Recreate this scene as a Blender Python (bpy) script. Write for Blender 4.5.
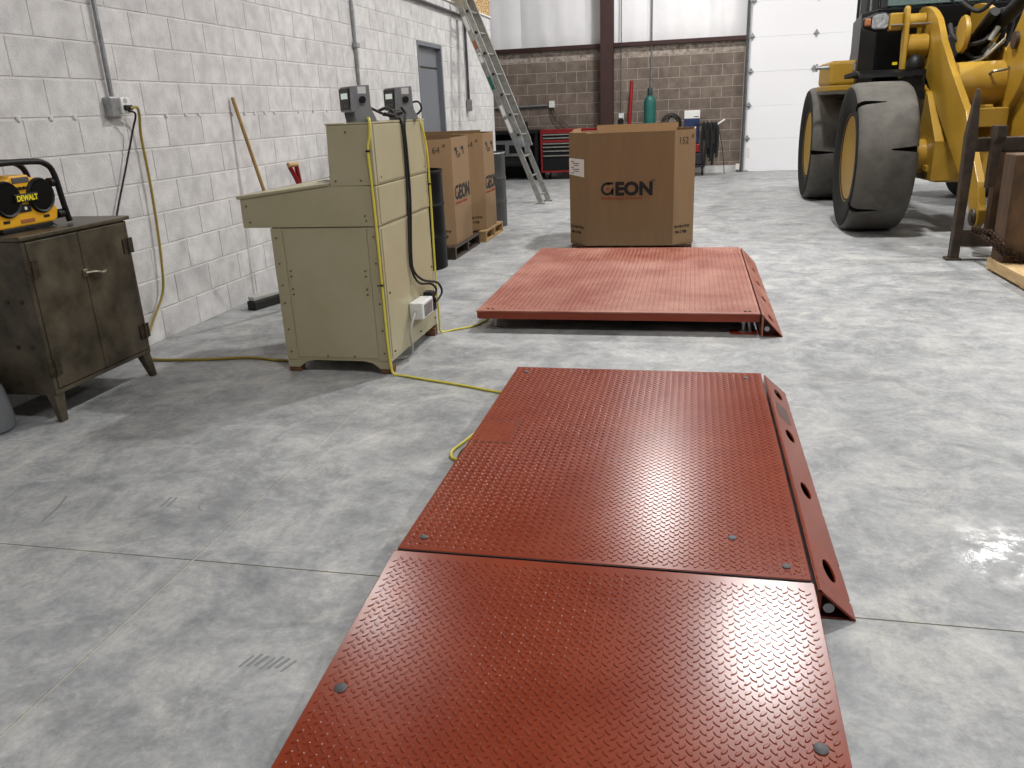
import bpy, bmesh, math, random
from mathutils import Vector, Matrix
random.seed(7)
for o in list(bpy.data.objects): bpy.data.objects.remove(o)
S = bpy.context.scene
COL = S.collection
PI = math.pi
V = Vector

# ------------------------------------------------------------------ camera
H = 1.365
FPX = 798.08
YAW, PITCH, ROLL = math.radians(12.937), math.radians(18.973), math.radians(-2.473)
fwd = V((-math.sin(YAW)*math.cos(PITCH), math.cos(YAW)*math.cos(PITCH), -math.sin(PITCH)))
rt = V((math.cos(YAW), math.sin(YAW), 0)); upv = rt.cross(fwd)
r2 = rt*math.cos(ROLL) + upv*math.sin(ROLL); u2 = -rt*math.sin(ROLL) + upv*math.cos(ROLL)
cd = bpy.data.cameras.new('camera'); cam = bpy.data.objects.new('camera', cd); COL.objects.link(cam)
cam.matrix_world = Matrix(((r2.x, u2.x, -fwd.x, 0), (r2.y, u2.y, -fwd.y, 0), (r2.z, u2.z, -fwd.z, H), (0, 0, 0, 1)))
cd.sensor_width = 36; cd.lens = FPX/1024*36; cd.clip_start = .05; cd.clip_end = 100
S.camera = cam
def proj(p):
    q = V(p) - V((0, 0, H)); d = q.dot(fwd)
    if d < .05: return None
    return 512 + FPX*q.dot(r2)/d, 384 - FPX*q.dot(u2)/d

# ------------------------------------------------------------------ light
W = bpy.data.worlds.new('world'); S.world = W; W.use_nodes = True
W.node_tree.nodes['Background'].inputs[0].default_value = (1, 1, 1, 1)
W.node_tree.nodes['Background'].inputs[1].default_value = .05
S.view_settings.view_transform = 'Standard'; S.view_settings.look = 'None'
S.view_settings.gamma = 1; S.view_settings.use_curve_mapping = False
S.view_settings.exposure = 0.03
LAMP_Z = 6.07
LAMPS = [(1.05, .8, 150), (1.05, 7.6, 340), (-.4, 13.75, 260), (6.4, .8, 190), (6.4, 7.6, 330), (5.5, 13.75, 260), (-4.06, 7.8, 100)]
for x, y, e in LAMPS:
    l = bpy.data.lights.new('high_bay_light', 'AREA'); l.shape = 'DISK'; l.size = .42; l.energy = e; l.color = (1, .985, .96)
    o = bpy.data.objects.new('high_bay_light', l); COL.objects.link(o); o.location = (x, y, LAMP_Z - .07)

# ------------------------------------------------------------------ helpers
def C(h, a=1):
    h = h.lstrip('#'); c = [int(h[i:i+2], 16)/255 for i in (0, 2, 4)]
    return tuple(x/12.92 if x <= .04045 else ((x+.055)/1.055)**2.4 for x in c) + (a,)
def mat(name, col, rough=.6, metal=0, col2=None, scale=8, bump=0, bscale=60, rnd=0, emit=0, spec=.5, detail=5, rvar=0, stretch=None, contrast=(.35, .65), alpha=1, trans=0, world=False):
    m = bpy.data.materials.new(name); m.use_nodes = True; nt = m.node_tree; N = nt.nodes; L = nt.links
    b = N['Principled BSDF']; b.inputs['Roughness'].default_value = rough; b.inputs['Metallic'].default_value = metal
    b.inputs['Specular IOR Level'].default_value = spec
    c = C(col); b.inputs['Base Color'].default_value = c
    out = None
    tc = N.new('ShaderNodeTexCoord'); mp = N.new('ShaderNodeMapping'); L.new(N.new('ShaderNodeNewGeometry').outputs['Position'] if world else tc.outputs['Object'], mp.inputs[0])
    if stretch: mp.inputs['Scale'].default_value = stretch
    if col2:
        n = N.new('ShaderNodeTexNoise'); n.inputs['Scale'].default_value = scale; n.inputs['Detail'].default_value = detail; n.inputs['Roughness'].default_value = .62
        L.new(mp.outputs[0], n.inputs['Vector'])
        r = N.new('ShaderNodeValToRGB'); r.color_ramp.elements[0].position = contrast[0]; r.color_ramp.elements[1].position = contrast[1]
        r.color_ramp.elements[0].color = c; r.color_ramp.elements[1].color = C(col2); L.new(n.outputs[0], r.inputs[0]); out = r.outputs[0]
        if rvar:
            mr = N.new('ShaderNodeMapRange'); mr.inputs[3].default_value = rough - rvar; mr.inputs[4].default_value = rough + rvar
            L.new(n.outputs[0], mr.inputs[0]); L.new(mr.outputs[0], b.inputs['Roughness'])
    if rnd:
        oi = N.new('ShaderNodeObjectInfo'); mr = N.new('ShaderNodeMapRange'); mr.inputs[3].default_value = 1-rnd; mr.inputs[4].default_value = 1+rnd*.6
        L.new(oi.outputs['Random'], mr.inputs[0])
        hs = N.new('ShaderNodeHueSaturation'); L.new(mr.outputs[0], hs.inputs['Value'])
        if out: L.new(out, hs.inputs['Color'])
        else: hs.inputs['Color'].default_value = c
        out = hs.outputs[0]
    if out: L.new(out, b.inputs['Base Color'])
    if bump:
        n = N.new('ShaderNodeTexNoise'); n.inputs['Scale'].default_value = bscale; n.inputs['Detail'].default_value = 4; L.new(mp.outputs[0], n.inputs['Vector'])
        bp = N.new('ShaderNodeBump'); bp.inputs['Strength'].default_value = bump; bp.inputs['Distance'].default_value = .01; L.new(n.outputs[0], bp.inputs['Height']); L.new(bp.outputs[0], b.inputs['Normal'])
    if emit:
        b.inputs['Emission Color'].default_value = c; b.inputs['Emission Strength'].default_value = emit
    if trans: b.inputs['Transmission Weight'].default_value = trans
    return m

def frame_of(d):
    d = d.normalized(); a = V((0, 0, 1)) if abs(d.z) < .9 else V((1, 0, 0))
    x = d.cross(a).normalized(); return x, d.cross(x).normalized()
class MB:
    def __init__(s): s.v = []; s.f = []
    def add(s, vs, fs, M=None):
        k = len(s.v); s.v += [tuple(M @ V(p)) if M else tuple(p) for p in vs]; s.f += [tuple(i+k for i in f) for f in fs]; return s
    def box(s, x0, x1, y0, y1, z0, z1, M=None):
        vs = [(x, y, z) for x in (x0, x1) for y in (y0, y1) for z in (z0, z1)]
        return s.add(vs, [(0, 1, 3, 2), (4, 6, 7, 5), (0, 4, 5, 1), (2, 3, 7, 6), (0, 2, 6, 4), (1, 5, 7, 3)], M)
    def bar(s, p, q, w, h, up=(0, 0, 1)):
        p, q = V(p), V(q); d = (q-p).normalized(); x = d.cross(V(up))
        if x.length < 1e-4: x = d.cross(V((0, 1, 0)))
        x.normalize(); y = x.cross(d).normalized(); vs = []
        for c in (p, q):
            for a, b in ((-1, -1), (1, -1), (1, 1), (-1, 1)): vs.append(c + x*a*w/2 + y*b*h/2)
        return s.add(vs, [(3, 2, 1, 0), (4, 5, 6, 7), (0, 1, 5, 4), (1, 2, 6, 5), (2, 3, 7, 6), (3, 0, 4, 7)])
    def cyl(s, p, q, r, r1=None, n=20, caps=True):
        p, q = V(p), V(q); r1 = r if r1 is None else r1; x, y = frame_of(q-p); vs = []
        for c, rr in ((p, r), (q, r1)):
            for i in range(n):
                a = 2*PI*i/n; vs.append(c + x*math.cos(a)*rr + y*math.sin(a)*rr)
        fs = [(i, (i+1) % n, n+(i+1) % n, n+i) for i in range(n)]
        if caps: fs += [tuple(range(n-1, -1, -1)), tuple(range(n, 2*n))]
        return s.add(vs, fs)
    def lathe(s, prof, o=(0, 0, 0), ax=(0, 0, 1), n=32, close=False):
        o, ax = V(o), V(ax).normalized(); x, y = frame_of(ax); vs = []; m = len(prof)
        for r, h in prof:
            for i in range(n):
                a = 2*PI*i/n; vs.append(o + ax*h + x*math.cos(a)*r + y*math.sin(a)*r)
        fs = []
        for j in range(m if close else m-1):
            k = (j+1) % m
            for i in range(n): fs.append((j*n+i, j*n+(i+1) % n, k*n+(i+1) % n, k*n+i))
        if not close: fs += [tuple(range(n-1, -1, -1)), tuple((m-1)*n+i for i in range(n))]
        return s.add(vs, fs)
    def tube(s, pts, r, n=8, smooth=6, caps=True):
        pts = [V(p) for p in pts]
        if smooth and len(pts) > 2:
            o = []
            for i in range(len(pts)-1):
                p0 = pts[max(i-1, 0)]; p1 = pts[i]; p2 = pts[i+1]; p3 = pts[min(i+2, len(pts)-1)]
                for k in range(smooth):
                    t = k/smooth; o.append(.5*((2*p1)+(p2-p0)*t+(2*p0-5*p1+4*p2-p3)*t*t+(3*p1-p0-3*p2+p3)*t**3))
            pts = o + [pts[-1]]
        x = None; vs = []
        for i, p in enumerate(pts):
            d = (pts[min(i+1, len(pts)-1)] - pts[max(i-1, 0)]).normalized()
            if x is None: x, _ = frame_of(d)
            x = (x - d*x.dot(d)).normalized(); y = d.cross(x)
            for k in range(n):
                a = 2*PI*k/n; vs.append(p + x*math.cos(a)*r + y*math.sin(a)*r)
        fs = [(i*n+k, i*n+(k+1) % n, (i+1)*n+(k+1) % n, (i+1)*n+k) for i in range(len(pts)-1) for k in range(n)]
        if caps: fs += [tuple(range(n-1, -1, -1)), tuple((len(pts)-1)*n+k for k in range(n))]
        return s.add(vs, fs)
    def prism(s, poly, ax, a, b):
        # poly: 2D points in the two other axes (cyclic order x->(y,z), y->(x,z), z->(x,y))
        def P(u, v, w): return {'x': (w, u, v), 'y': (u, w, v), 'z': (u, v, w)}[ax]
        n = len(poly); vs = [P(u, v, a) for u, v in poly] + [P(u, v, b) for u, v in poly]
        return s.add(vs, [tuple(range(n-1, -1, -1)), tuple(range(n, 2*n))] + [(i, (i+1) % n, n+(i+1) % n, n+i) for i in range(n)])
    def ball(s, c, r, n=12, sc=(1, 1, 1)):
        vs = []; m = n//2
        for j in range(1, m):
            t = PI*j/m
            for i in range(n):
                a = 2*PI*i/n; vs.append((c[0]+r*sc[0]*math.sin(t)*math.cos(a), c[1]+r*sc[1]*math.sin(t)*math.sin(a), c[2]+r*sc[2]*math.cos(t)))
        fs = [(j*n+i, (j+1)*n+i, (j+1)*n+(i+1) % n, j*n+(i+1) % n) for j in range(m-2) for i in range(n)]
        vs += [(c[0], c[1], c[2]+r*sc[2]), (c[0], c[1], c[2]-r*sc[2])]; k = len(vs)
        fs += [(k-2, i, (i+1) % n) for i in range(n)] + [(k-1, (m-2)*n+(i+1) % n, (m-2)*n+i) for i in range(n)]
        return s.add(vs, fs)
    def build(s, name, m, parent=None, smooth=False, bevel=0, local=False, seg=2, fix=True):
        off = parent.location if (parent is not None and not local) else V((0, 0, 0))
        if parent is not None and not local and parent.parent is not None: off = off + parent.parent.location
        me = bpy.data.meshes.new(name); me.from_pydata([tuple(V(p)-off) for p in s.v], [], s.f)
        if fix:
            bm = bmesh.new(); bm.from_mesh(me); bmesh.ops.recalc_face_normals(bm, faces=bm.faces); bm.to_mesh(me); bm.free()
        me.materials.append(m); o = bpy.data.objects.new(name, me); COL.objects.link(o)
        if parent is not None: o.parent = parent
        if smooth:
            me.polygons.foreach_set('use_smooth', [True]*len(me.polygons)); me.set_sharp_from_angle(angle=math.radians(38))
        if bevel:
            bv = o.modifiers.new('bevel', 'BEVEL'); bv.width = bevel; bv.segments = seg; bv.limit_method = 'ANGLE'; bv.angle_limit = math.radians(40)
        return o
def tag(o, label=None, cat=None, group=None, kind=None):
    if label: o['label'] = label
    if cat: o['category'] = cat
    if group: o['group'] = group
    if kind: o['kind'] = kind
    return o
def thing(name, loc, label, cat, group=None, rz=0, kind=None):
    o = bpy.data.objects.new(name, None); COL.objects.link(o); o.location = loc; o.rotation_euler = (0, 0, rz); o.empty_display_size = .1
    return tag(o, label, cat, group, kind)
def inst(src, name, loc, parent=None, rot=None):
    o = bpy.data.objects.new(name, src.data); COL.objects.link(o); o.location = loc
    if rot: o.rotation_euler = rot
    o.parent = parent; return o
def copy_tree(o, parent=None):
    c = o.copy(); COL.objects.link(c); c.parent = parent
    for ch in list(o.children): copy_tree(ch, c)
    return c
def text(name, body, size, M, m, parent, bold=0, align='LEFT', sx=1, extrude=.0006):
    cu = bpy.data.curves.new('t', 'FONT'); cu.body = body; cu.size = size; cu.extrude = extrude; cu.offset = bold; cu.align_x = align; cu.resolution_u = 3
    t = bpy.data.objects.new('t', cu); COL.objects.link(t); dg = bpy.context.evaluated_depsgraph_get()
    me = bpy.data.meshes.new_from_object(t.evaluated_get(dg)); bpy.data.objects.remove(t)
    me.transform(M @ Matrix.Diagonal((sx, 1, 1, 1)))
    if parent is not None:
        off = V(parent.location) + (V(parent.parent.location) if parent.parent else V((0, 0, 0))); me.transform(Matrix.Translation(-off))
    me.materials.clear(); me.materials.append(m); o = bpy.data.objects.new(name, me); COL.objects.link(o); o.parent = parent; return o
def onface(p, xdir, ydir):
    x = V(xdir).normalized(); y = V(ydir).normalized(); z = x.cross(y); p = V(p)
    return Matrix(((x.x, y.x, z.x, p.x), (x.y, y.y, z.y, p.y), (x.z, y.z, z.z, p.z), (0, 0, 0, 1)))

# ------------------------------------------------------------------ materials
M = {}
M['mortar_w'] = mat('pale_mortar', '#cac8c5', .9, bump=.3, bscale=80)
M['block_w'] = mat('grey_white_block', '#bdbbbb', .9, col2='#d6d4d3', scale=7, bump=.5, bscale=130, rnd=.07, world=True)
M['mortar_b'] = mat('brown_wall_mortar', '#aba198', .9, bump=.3)
M['block_b'] = mat('brown_block', '#675b52', .9, col2='#7e7268', scale=6, bump=.5, bscale=60, rnd=.13, world=True)
M['block_split'] = mat('split_face_block', '#75685f', .95, col2='#b7aca2', scale=14, bump=.9, bscale=30, rnd=.12, world=True)
M['steel_brown'] = mat('brown_primer_steel', '#301814', .5, col2='#3a1e1a', scale=3)
M['vinyl'] = mat('white_vinyl', '#f3f3f5', .5, col2='#ebebee', scale=2)
M['door_white'] = mat('white_door_skin', '#ebebee', .45)
M['galv'] = mat('galvanised_steel', '#8e9092', .4, .7, col2='#a8aaac', scale=20)
M['jamb'] = mat('dark_galvanised_steel', '#4b4d50', .5, .4)
M['alu'] = mat('aluminium', '#b4b3ad', .38, .8, col2='#9a9993', scale=14)
M['grey_door'] = mat('grey_painted_steel', '#6d7076', .5, col2='#73767c', scale=3)
M['osb'] = mat('osb_board', '#7d5525', .8, col2='#dcbf8c', scale=22, detail=2, contrast=(.42, .58), stretch=(1, 1, 2.2))
M['red'] = mat('red_paint', '#7a2c13', .24, col2='#84351b', scale=5, rvar=.03, spec=.42)
M['red_dust'] = mat('dusty_red_paint', '#86402f', .48, col2='#a87463', scale=2.6, detail=8, rvar=.1, contrast=(.38, .68))
M['red_dark'] = mat('red_paint_underside', '#4e1a12', .6)
M['faded'] = mat('faded_sticker', '#6a4a42', .6, col2='#4c4644', scale=60)
M['cab_black'] = mat('cab_black_paint', '#060607', .4, spec=.15)
M['dark'] = mat('dark_void_steel', '#141313', .7)
M['cap_grey'] = mat('grey_bolt_cap', '#4a4a4d', .5)
M['tan'] = mat('tan_sheet_metal', '#a69e7e', .38, col2='#aea688', scale=3, spec=.5)
M['tan_seam'] = mat('tan_screw', '#5c533c', .5)
M['rust'] = mat('rusty_foot', '#5a3a26', .8, col2='#7a5638', scale=20)
M['patina'] = mat('patinated_steel', '#3a342b', .38, .35, col2='#635a4a', scale=5, detail=7, bump=.05, rvar=.1)
M['patina_dk'] = mat('dark_hinge_steel', '#2a2620', .45, .5, col2='#4a4030', scale=40)
M['brass'] = mat('worn_handle_metal', '#8f8676', .35, .8)
M['black'] = mat('black_plastic', '#0c0c0e', .5, spec=.35)
M['black_gloss'] = mat('black_gloss', '#0d0d0f', .2)
M['rubber'] = mat('black_rubber', '#161616', .7)
M['yellow_pl'] = mat('yellow_plastic', '#d9a11c', .4)
M['yel_print'] = mat('yellow_print', '#e8d81c', .5)
M['yellow_cable'] = mat('yellow_cable', '#d6c94e', .5)
M['olive_cord'] = mat('olive_cord', '#94802f', .55)
M['grey_cord'] = mat('grey_cord', '#a9a9a4', .5)
M['grey_ind'] = mat('grey_enclosure', '#7c7d80', .45, col2='#848588', scale=30)
M['white_pl'] = mat('white_plastic', '#dcdcda', .4)
M['screen'] = mat('pale_screen', '#d6e6dc', .3, emit=.35)
M['wood'] = mat('broom_wood', '#8a6a38', .6, col2='#a5854e', scale=10, stretch=(8, 8, 1))
M['pallet'] = mat('pallet_wood', '#8c6f48', .8, col2='#b3956a', scale=10, stretch=(1, 6, 6), rnd=.15)
M['pallet_lt'] = mat('pale_board_wood', '#b69667', .7, col2='#cdb185', scale=6, stretch=(6, 1, 6))
M['card'] = mat('cardboard', '#7f6547', .85, col2='#84694a', scale=4, stretch=(5, 5, .6))
M['card_in'] = mat('cardboard_inside', '#a5835c', .9)
M['card_edge'] = mat('cardboard_edge', '#b7986e', .9, col2='#8a6a45', scale=60)
M['ink'] = mat('black_ink', '#0c0b0b', .7)
M['ink_red'] = mat('red_ink', '#8e2f12', .7)
M['ink_soft'] = mat('marker_ink', '#3b2a1c', .8)
M['paper'] = mat('white_label_paper', '#dad6d0', .7)
M['drum_blk'] = mat('black_drum_paint', '#060607', .45, col2='#0c0c0d', scale=6, spec=.18)
M['drum_gry'] = mat('dark_grey_drum_paint', '#2c2d2e', .45, col2='#3b3b3a', scale=6)
M['red_tool'] = mat('red_toolbox_paint', '#8a141b', .35)
M['red_grip'] = mat('red_handle_plastic', '#8c1019', .4)
M['teal'] = mat('teal_cylinder_paint', '#15564e', .45, col2='#1b6259', scale=8)
M['valve'] = mat('dark_valve_cap', '#1f3536', .5)
M['blue'] = mat('blue_case', '#152852', .45)
M['purple'] = mat('violet_case', '#26242f', .6)
M['yellow'] = mat('loader_yellow', '#9e7a24', .4, col2='#a7842d', scale=3, rvar=.06)
M['tire'] = mat('dusty_solid_rubber', '#45423e', .85, col2='#625f59', scale=3, detail=8, bump=.15, bscale=25)
M['tire_side'] = mat('dark_sidewall_rubber', '#181817', .8, spec=.25, bump=.6, bscale=22)
M['glass'] = mat('cab_glass', '#8fa3a0', .08, spec=.7, trans=.7)
M['lens'] = mat('lamp_lens', '#8b8d90', .12, .6, col2='#d5d7d9', scale=26)
M['amber'] = mat('amber_lens', '#9a6240', .25)
M['fork'] = mat('worn_dark_steel', '#3a332d', .5, .4, col2='#57493c', scale=9, detail=7)
M['rusty'] = mat('scuffed_brown_steel', '#46321f', .75, col2='#654c32', scale=9, detail=8, contrast=(.4, .7), stretch=(1, 1, .5))
M['chain'] = mat('rusty_chain_steel', '#2c2018', .6, .6, col2='#4a3524', scale=50)
M['grey_bag'] = mat('grey_rubber', '#6b6d70', .6)
M['ceil'] = mat('white_ceiling_vinyl', '#a9a9ab', .6)
M['lamp'] = mat('led_face', '#ffffff', .5, emit=6)

# concrete floor
def concrete():
    m = bpy.data.materials.new('concrete'); m.use_nodes = True; nt = m.node_tree; N = nt.nodes; L = nt.links; b = N['Principled BSDF']
    tc = N.new('ShaderNodeNewGeometry')
    def noise(s, d, ro, st=None, dist=0):
        n = N.new('ShaderNodeTexNoise'); n.inputs['Scale'].default_value = s; n.inputs['Detail'].default_value = d; n.inputs['Roughness'].default_value = ro; n.inputs['Distortion'].default_value = dist
        mp = N.new('ShaderNodeMapping'); L.new(tc.outputs['Position'], mp.inputs[0])
        if st: mp.inputs['Scale'].default_value = st
        L.new(mp.outputs[0], n.inputs['Vector']); return n.outputs[0]
    def ramp(src, stops):
        r = N.new('ShaderNodeValToRGB'); e = r.color_ramp.elements
        while len(e) < len(stops): e.new(.5)
        for q, (p, c) in zip(e, stops): q.position = p; q.color = c
        L.new(src, r.inputs[0]); return r.outputs[0]
    def mix(t, f, a, c):
        x = N.new('ShaderNodeMixRGB'); x.blend_type = t
        if isinstance(f, float): x.inputs[0].default_value = f
        else: L.new(f, x.inputs[0])
        for i, q in ((1, a), (2, c)):
            if isinstance(q, tuple): x.inputs[i].default_value = q
            else: L.new(q, x.inputs[i])
        return x.outputs[0]
    base = ramp(noise(.8, 10, .7, None, .3), [(.34, C('#7a7d80')), (.5, C('#999b9d')), (.66, C('#b3b3b2'))])
    mott = ramp(noise(4.2, 10, .74, None, .5), [(.34, C('#727578')), (.5, C('#9c9ea0')), (.66, C('#c3c2be'))])
    c = mix('MIX', .66, base, mott)
    pale = ramp(noise(2.1, 12, .78, (1, .8, 1), .9), [(.53, (0, 0, 0, 1)), (.64, (1, 1, 1, 1))])
    pk = N.new('ShaderNodeMath'); pk.operation = 'MULTIPLY'; pk.inputs[1].default_value = .55; L.new(pale, pk.inputs[0])
    c = mix('MIX', pk.outputs[0], c, C('#c3c1b9'))
    dark = ramp(noise(1.25, 11, .7, (.8, 1.1, 1), .5), [(.54, (0, 0, 0, 1)), (.70, (1, 1, 1, 1))])
    dk = N.new('ShaderNodeMath'); dk.operation = 'MULTIPLY'; dk.inputs[1].default_value = .8; L.new(dark, dk.inputs[0])
    c = mix('MIX', dk.outputs[0], c, C('#67696d'))
    fine = ramp(noise(45, 8, .75), [(.3, (.78, .78, .78, 1)), (.7, (1.14, 1.14, 1.14, 1))])
    c = mix('MULTIPLY', .8, c, fine)
    crisp = ramp(noise(13, 10, .8, None, .4), [(.36, (.80, .80, .81, 1)), (.5, (1, 1, 1, 1)), (.62, (1.16, 1.15, 1.13, 1))])
    c = mix('MULTIPLY', .8, c, crisp)
    L.new(c, b.inputs['Base Color'])
    rr = N.new('ShaderNodeMapRange'); rr.inputs[3].default_value = .36; rr.inputs[4].default_value = .7; L.new(noise(1.9, 8, .65), rr.inputs[0]); # worn smooth spot by the scale
    vd = N.new('ShaderNodeVectorMath'); vd.operation = 'DISTANCE'; L.new(tc.outputs['Position'], vd.inputs[0]); vd.inputs[1].default_value = (.97, 2.43, 0)
    mk = N.new('ShaderNodeMapRange'); mk.inputs[1].default_value = .10; mk.inputs[2].default_value = .34; mk.inputs[3].default_value = 1; mk.inputs[4].default_value = 0; L.new(vd.outputs['Value'], mk.inputs[0])
    nz = ramp(noise(9, 8, .7), [(.42, (0, 0, 0, 1)), (.56, (1, 1, 1, 1))])
    mm = N.new('ShaderNodeMath'); mm.operation = 'MULTIPLY'; L.new(mk.outputs[0], mm.inputs[0]); L.new(nz, mm.inputs[1])
    rx_ = N.new('ShaderNodeMix'); rx_.data_type = 'FLOAT'; L.new(mm.outputs[0], rx_.inputs[0]); L.new(rr.outputs[0], rx_.inputs[2]); rx_.inputs[3].default_value = .2
    L.new(rx_.outputs[0], b.inputs['Roughness'])
    bp = N.new('ShaderNodeBump'); bp.inputs['Strength'].default_value = .18; bp.inputs['Distance'].default_value = .006; L.new(noise(16, 6, .6), bp.inputs['Height']); L.new(bp.outputs[0], b.inputs['Normal'])
    return m
M['concrete'] = concrete()
M['joint'] = mat('saw_cut_joint', '#bcb6a4', .9)
M['scuff'] = mat('rubber_scuff', '#7f8183', .8)

# ------------------------------------------------------------------ setting
WX = -3.417            # face of the block wall at left
YB = 17.1              # face of the back wall
X0, X1, Y0 = -9.0, 12.0, -4.0
fl = MB().box(X0, X1, Y0, YB+.3, -.2, -.003).build('floor', M['joint']); tag(fl, 'mottled grey concrete floor with saw cut joints', 'floor', kind='structure')
JX, JY, g = -1.572, 2.02, .0032
for xa, xb in ((X0, JX-g), (JX+g, X1)):
    for ya, yb in ((Y0, JY-g), (JY+g, YB+.3)):
        MB().box(xa, xb, ya, yb, -.003, 0).build('slab', M['concrete'], fl)
def scuff(pts, w):
    for a, b in zip(pts, pts[1:]):
        d = (V((*b, 0))-V((*a, 0))).normalized(); n = V((-d.y, d.x, 0))*w/2; A, B = V((*a, .0006)), V((*b, .0006))
        MB().add([A-n, B-n, B+n, A+n], [(0, 1, 2, 3)]).build('scuff_mark', M['scuff'], fl)
for k in range(7): scuff([(-1.13+.02*k, 1.55+.006*(k % 3)), (-1.115+.021*k, 1.60+.005*((k*2) % 3))], .007+.002*(k % 3))
for k in range(2): scuff([(-1.92+.025*k, 2.35), (-1.93+.025*k, 2.43)], .008)
scuff([(-1.73+.05*math.cos(a*.5), 2.40+.06*math.sin(a*.5)) for a in range(3, 10)], .006)
scuff([(-2.3, 2.18), (-2.32, 2.28), (-2.36, 2.38)], .009)
ce = MB().box(X0, X1, Y0, YB+.3, 7.2, 7.4).build('ceiling', M['ceil']); tag(ce, 'white insulated ceiling high above the shop floor', 'ceiling', kind='structure')
for nm, b in (('wall_right', (X1, X1+.2, Y0, YB+.3, 0, 7.2)), ('wall_front', (X0, X1, Y0-.2, Y0, 0, 7.2)), ('wall_far_left', (X0-.2, X0, Y0, YB+.3, 0, 7.2))):
    tag(MB().box(*b).build(nm, M['ceil']), 'pale insulated wall outside the view, ' + nm.replace('_', ' '), 'wall', kind='structure')

# block with slightly eased edges, unit local mesh (face towards +x or -y)
def block_mb(l, h, d, axis, e=.003):
    b = MB(); a = l/2; c = h/2
    vs = [(-a, d, -c), (a, d, -c), (a, d, c), (-a, d, c), (-a, e, -c), (a, e, -c), (a, e, c), (-a, e, c), (-a+e, 0, -c+e), (a-e, 0, -c+e), (a-e, 0, c-e), (-a+e, 0, c-e)]
    fs = [(0, 1, 5, 4), (1, 2, 6, 5), (2, 3, 7, 6), (3, 0, 4, 7), (4, 5, 9, 8), (5, 6, 10, 9), (6, 7, 11, 10), (7, 4, 8, 11), (8, 9, 10, 11)]
    R_ = Matrix.Rotation(PI/2, 4, 'Z') if axis == 'x' else None      # local front -y -> +x
    return b.add(vs, fs, R_)
BL, BH, JT = .4064, .2032, .009
def lay(root, axis, s0, s1, phase, ncourse, mats, face, depth, openings=(), maxn=300, split=None):
    """running bond; pieces clipped at ends/openings"""
    pieces = []
    for k in range(ncourse):
        z0, z1 = k*BH, (k+1)*BH
        off = phase + (BL/2 if k % 2 == 0 else 0)
        n0 = math.floor((s0-off)/BL)-1
        spans = [(s0, s1)]
        for a, b, za, zb in openings:
            if z0+.02 < zb and z1-.02 > za:
                spans = [(p, q) for x, y in spans for p, q in ((x, min(y, a)), (max(x, b), y)) if q-p > .03]
        for p, q in spans:
            for i in range(n0, n0+int((s1-s0)/BL)+4):
                a, b = max(off+i*BL, p), min(off+(i+1)*BL, q)
                if b-a > .03:
                    c = (a+b)/2; zc = (z0+z1)/2; P = (face, c, zc) if axis == 'x' else (c, face, zc)
                    pieces.append((P, b-a-JT, k))
    vis = []; rest = []
    for P, l, k in pieces:
        q = proj(P); ok = q and -25 < q[0] < 1049 and -25 < q[1] < 790
        (vis if ok else rest).append((P, l, k))
    vis.sort(key=lambda t: V(t[0]).length); rest += vis[maxn:]; vis = vis[:maxn]
    cache = {}
    for P, l, k in vis:
        mm = mats[1] if (split is not None and k == split) else mats[0]
        key = (round(l, 3), mm.name)
        if key not in cache:
            o = block_mb(l, BH-JT, depth, axis).build('block', mm, root, local=True); o.location = V(P)-root.location; cache[key] = o
        else: inst(cache[key], 'block', V(P)-root.location, root)
    for mm, kk in ((mats[0], lambda k: k != split), (mats[-1], lambda k: k == split)):
        big = MB(); n = 0
        for P, l, k in rest:
            if kk(k):
                t = block_mb(l, BH-JT, depth, axis); big.add(t.v, t.f, Matrix.Translation(V(P)-root.location)); n += 1
        if n: tag(big.build('distant_blocks', mm, root, local=True), kind='stuff')
# left block wall: mortar body with openings, blocks proud of it
DY0, DY1, DZ = 10.36, 11.42, 2.235
wl = MB()
wl.box(WX-.19, WX-.004, Y0, DY0, 0, 14*BH); wl.box(WX-.19, WX-.004, DY1, 14.4, 0, 14*BH); wl.box(WX-.19, WX-.004, DY0, DY1, DZ, 14*BH)
wl = wl.build('wall_left', M['mortar_w']); tag(wl, 'whitish grey concrete block wall along the left side', 'wall', kind='structure')
lay(wl, 'x', Y0, 14.4, 4.357, 14, [M['block_w']], WX, .03, [(DY0, DY1, -1, DZ)])
# nail heads / mortar dabs along the dotted joint
for y in [3.72, 3.95, 4.13, 4.98, 5.2, 5.36, 5.8, 5.98, 6.13, 6.3, 6.46, 6.9, 7.2, 7.5]:
    MB().ball((WX+.002, y, 7*BH+random.uniform(-.004, .004)), .017, 8, (.5, 1, 1)).build('mortar_dab', M['block_w'], wl, smooth=True)
# osb band above the wall
for i in range(8):
    ya = 14.4-2.44*(i+1); yb = ya+2.436
    if i == 0: ob = tag(MB().box(WX-.19, WX-.01, Y0, 14.4, 14*BH+.002, 4.05).build('wall_upper_left', M['osb']), 'unpainted strand board band above the block wall', 'wall', kind='structure')
    if ya > Y0: MB().box(WX-.0095, WX+.003, ya, yb, 14*BH+.004, 4.04).build('strand_board', M['osb'], ob)
MB().box(WX+.003, WX+.02, Y0, 14.4, 14*BH-.01, 14*BH+.015).build('edge_strip', M['paper'], ob)
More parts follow.
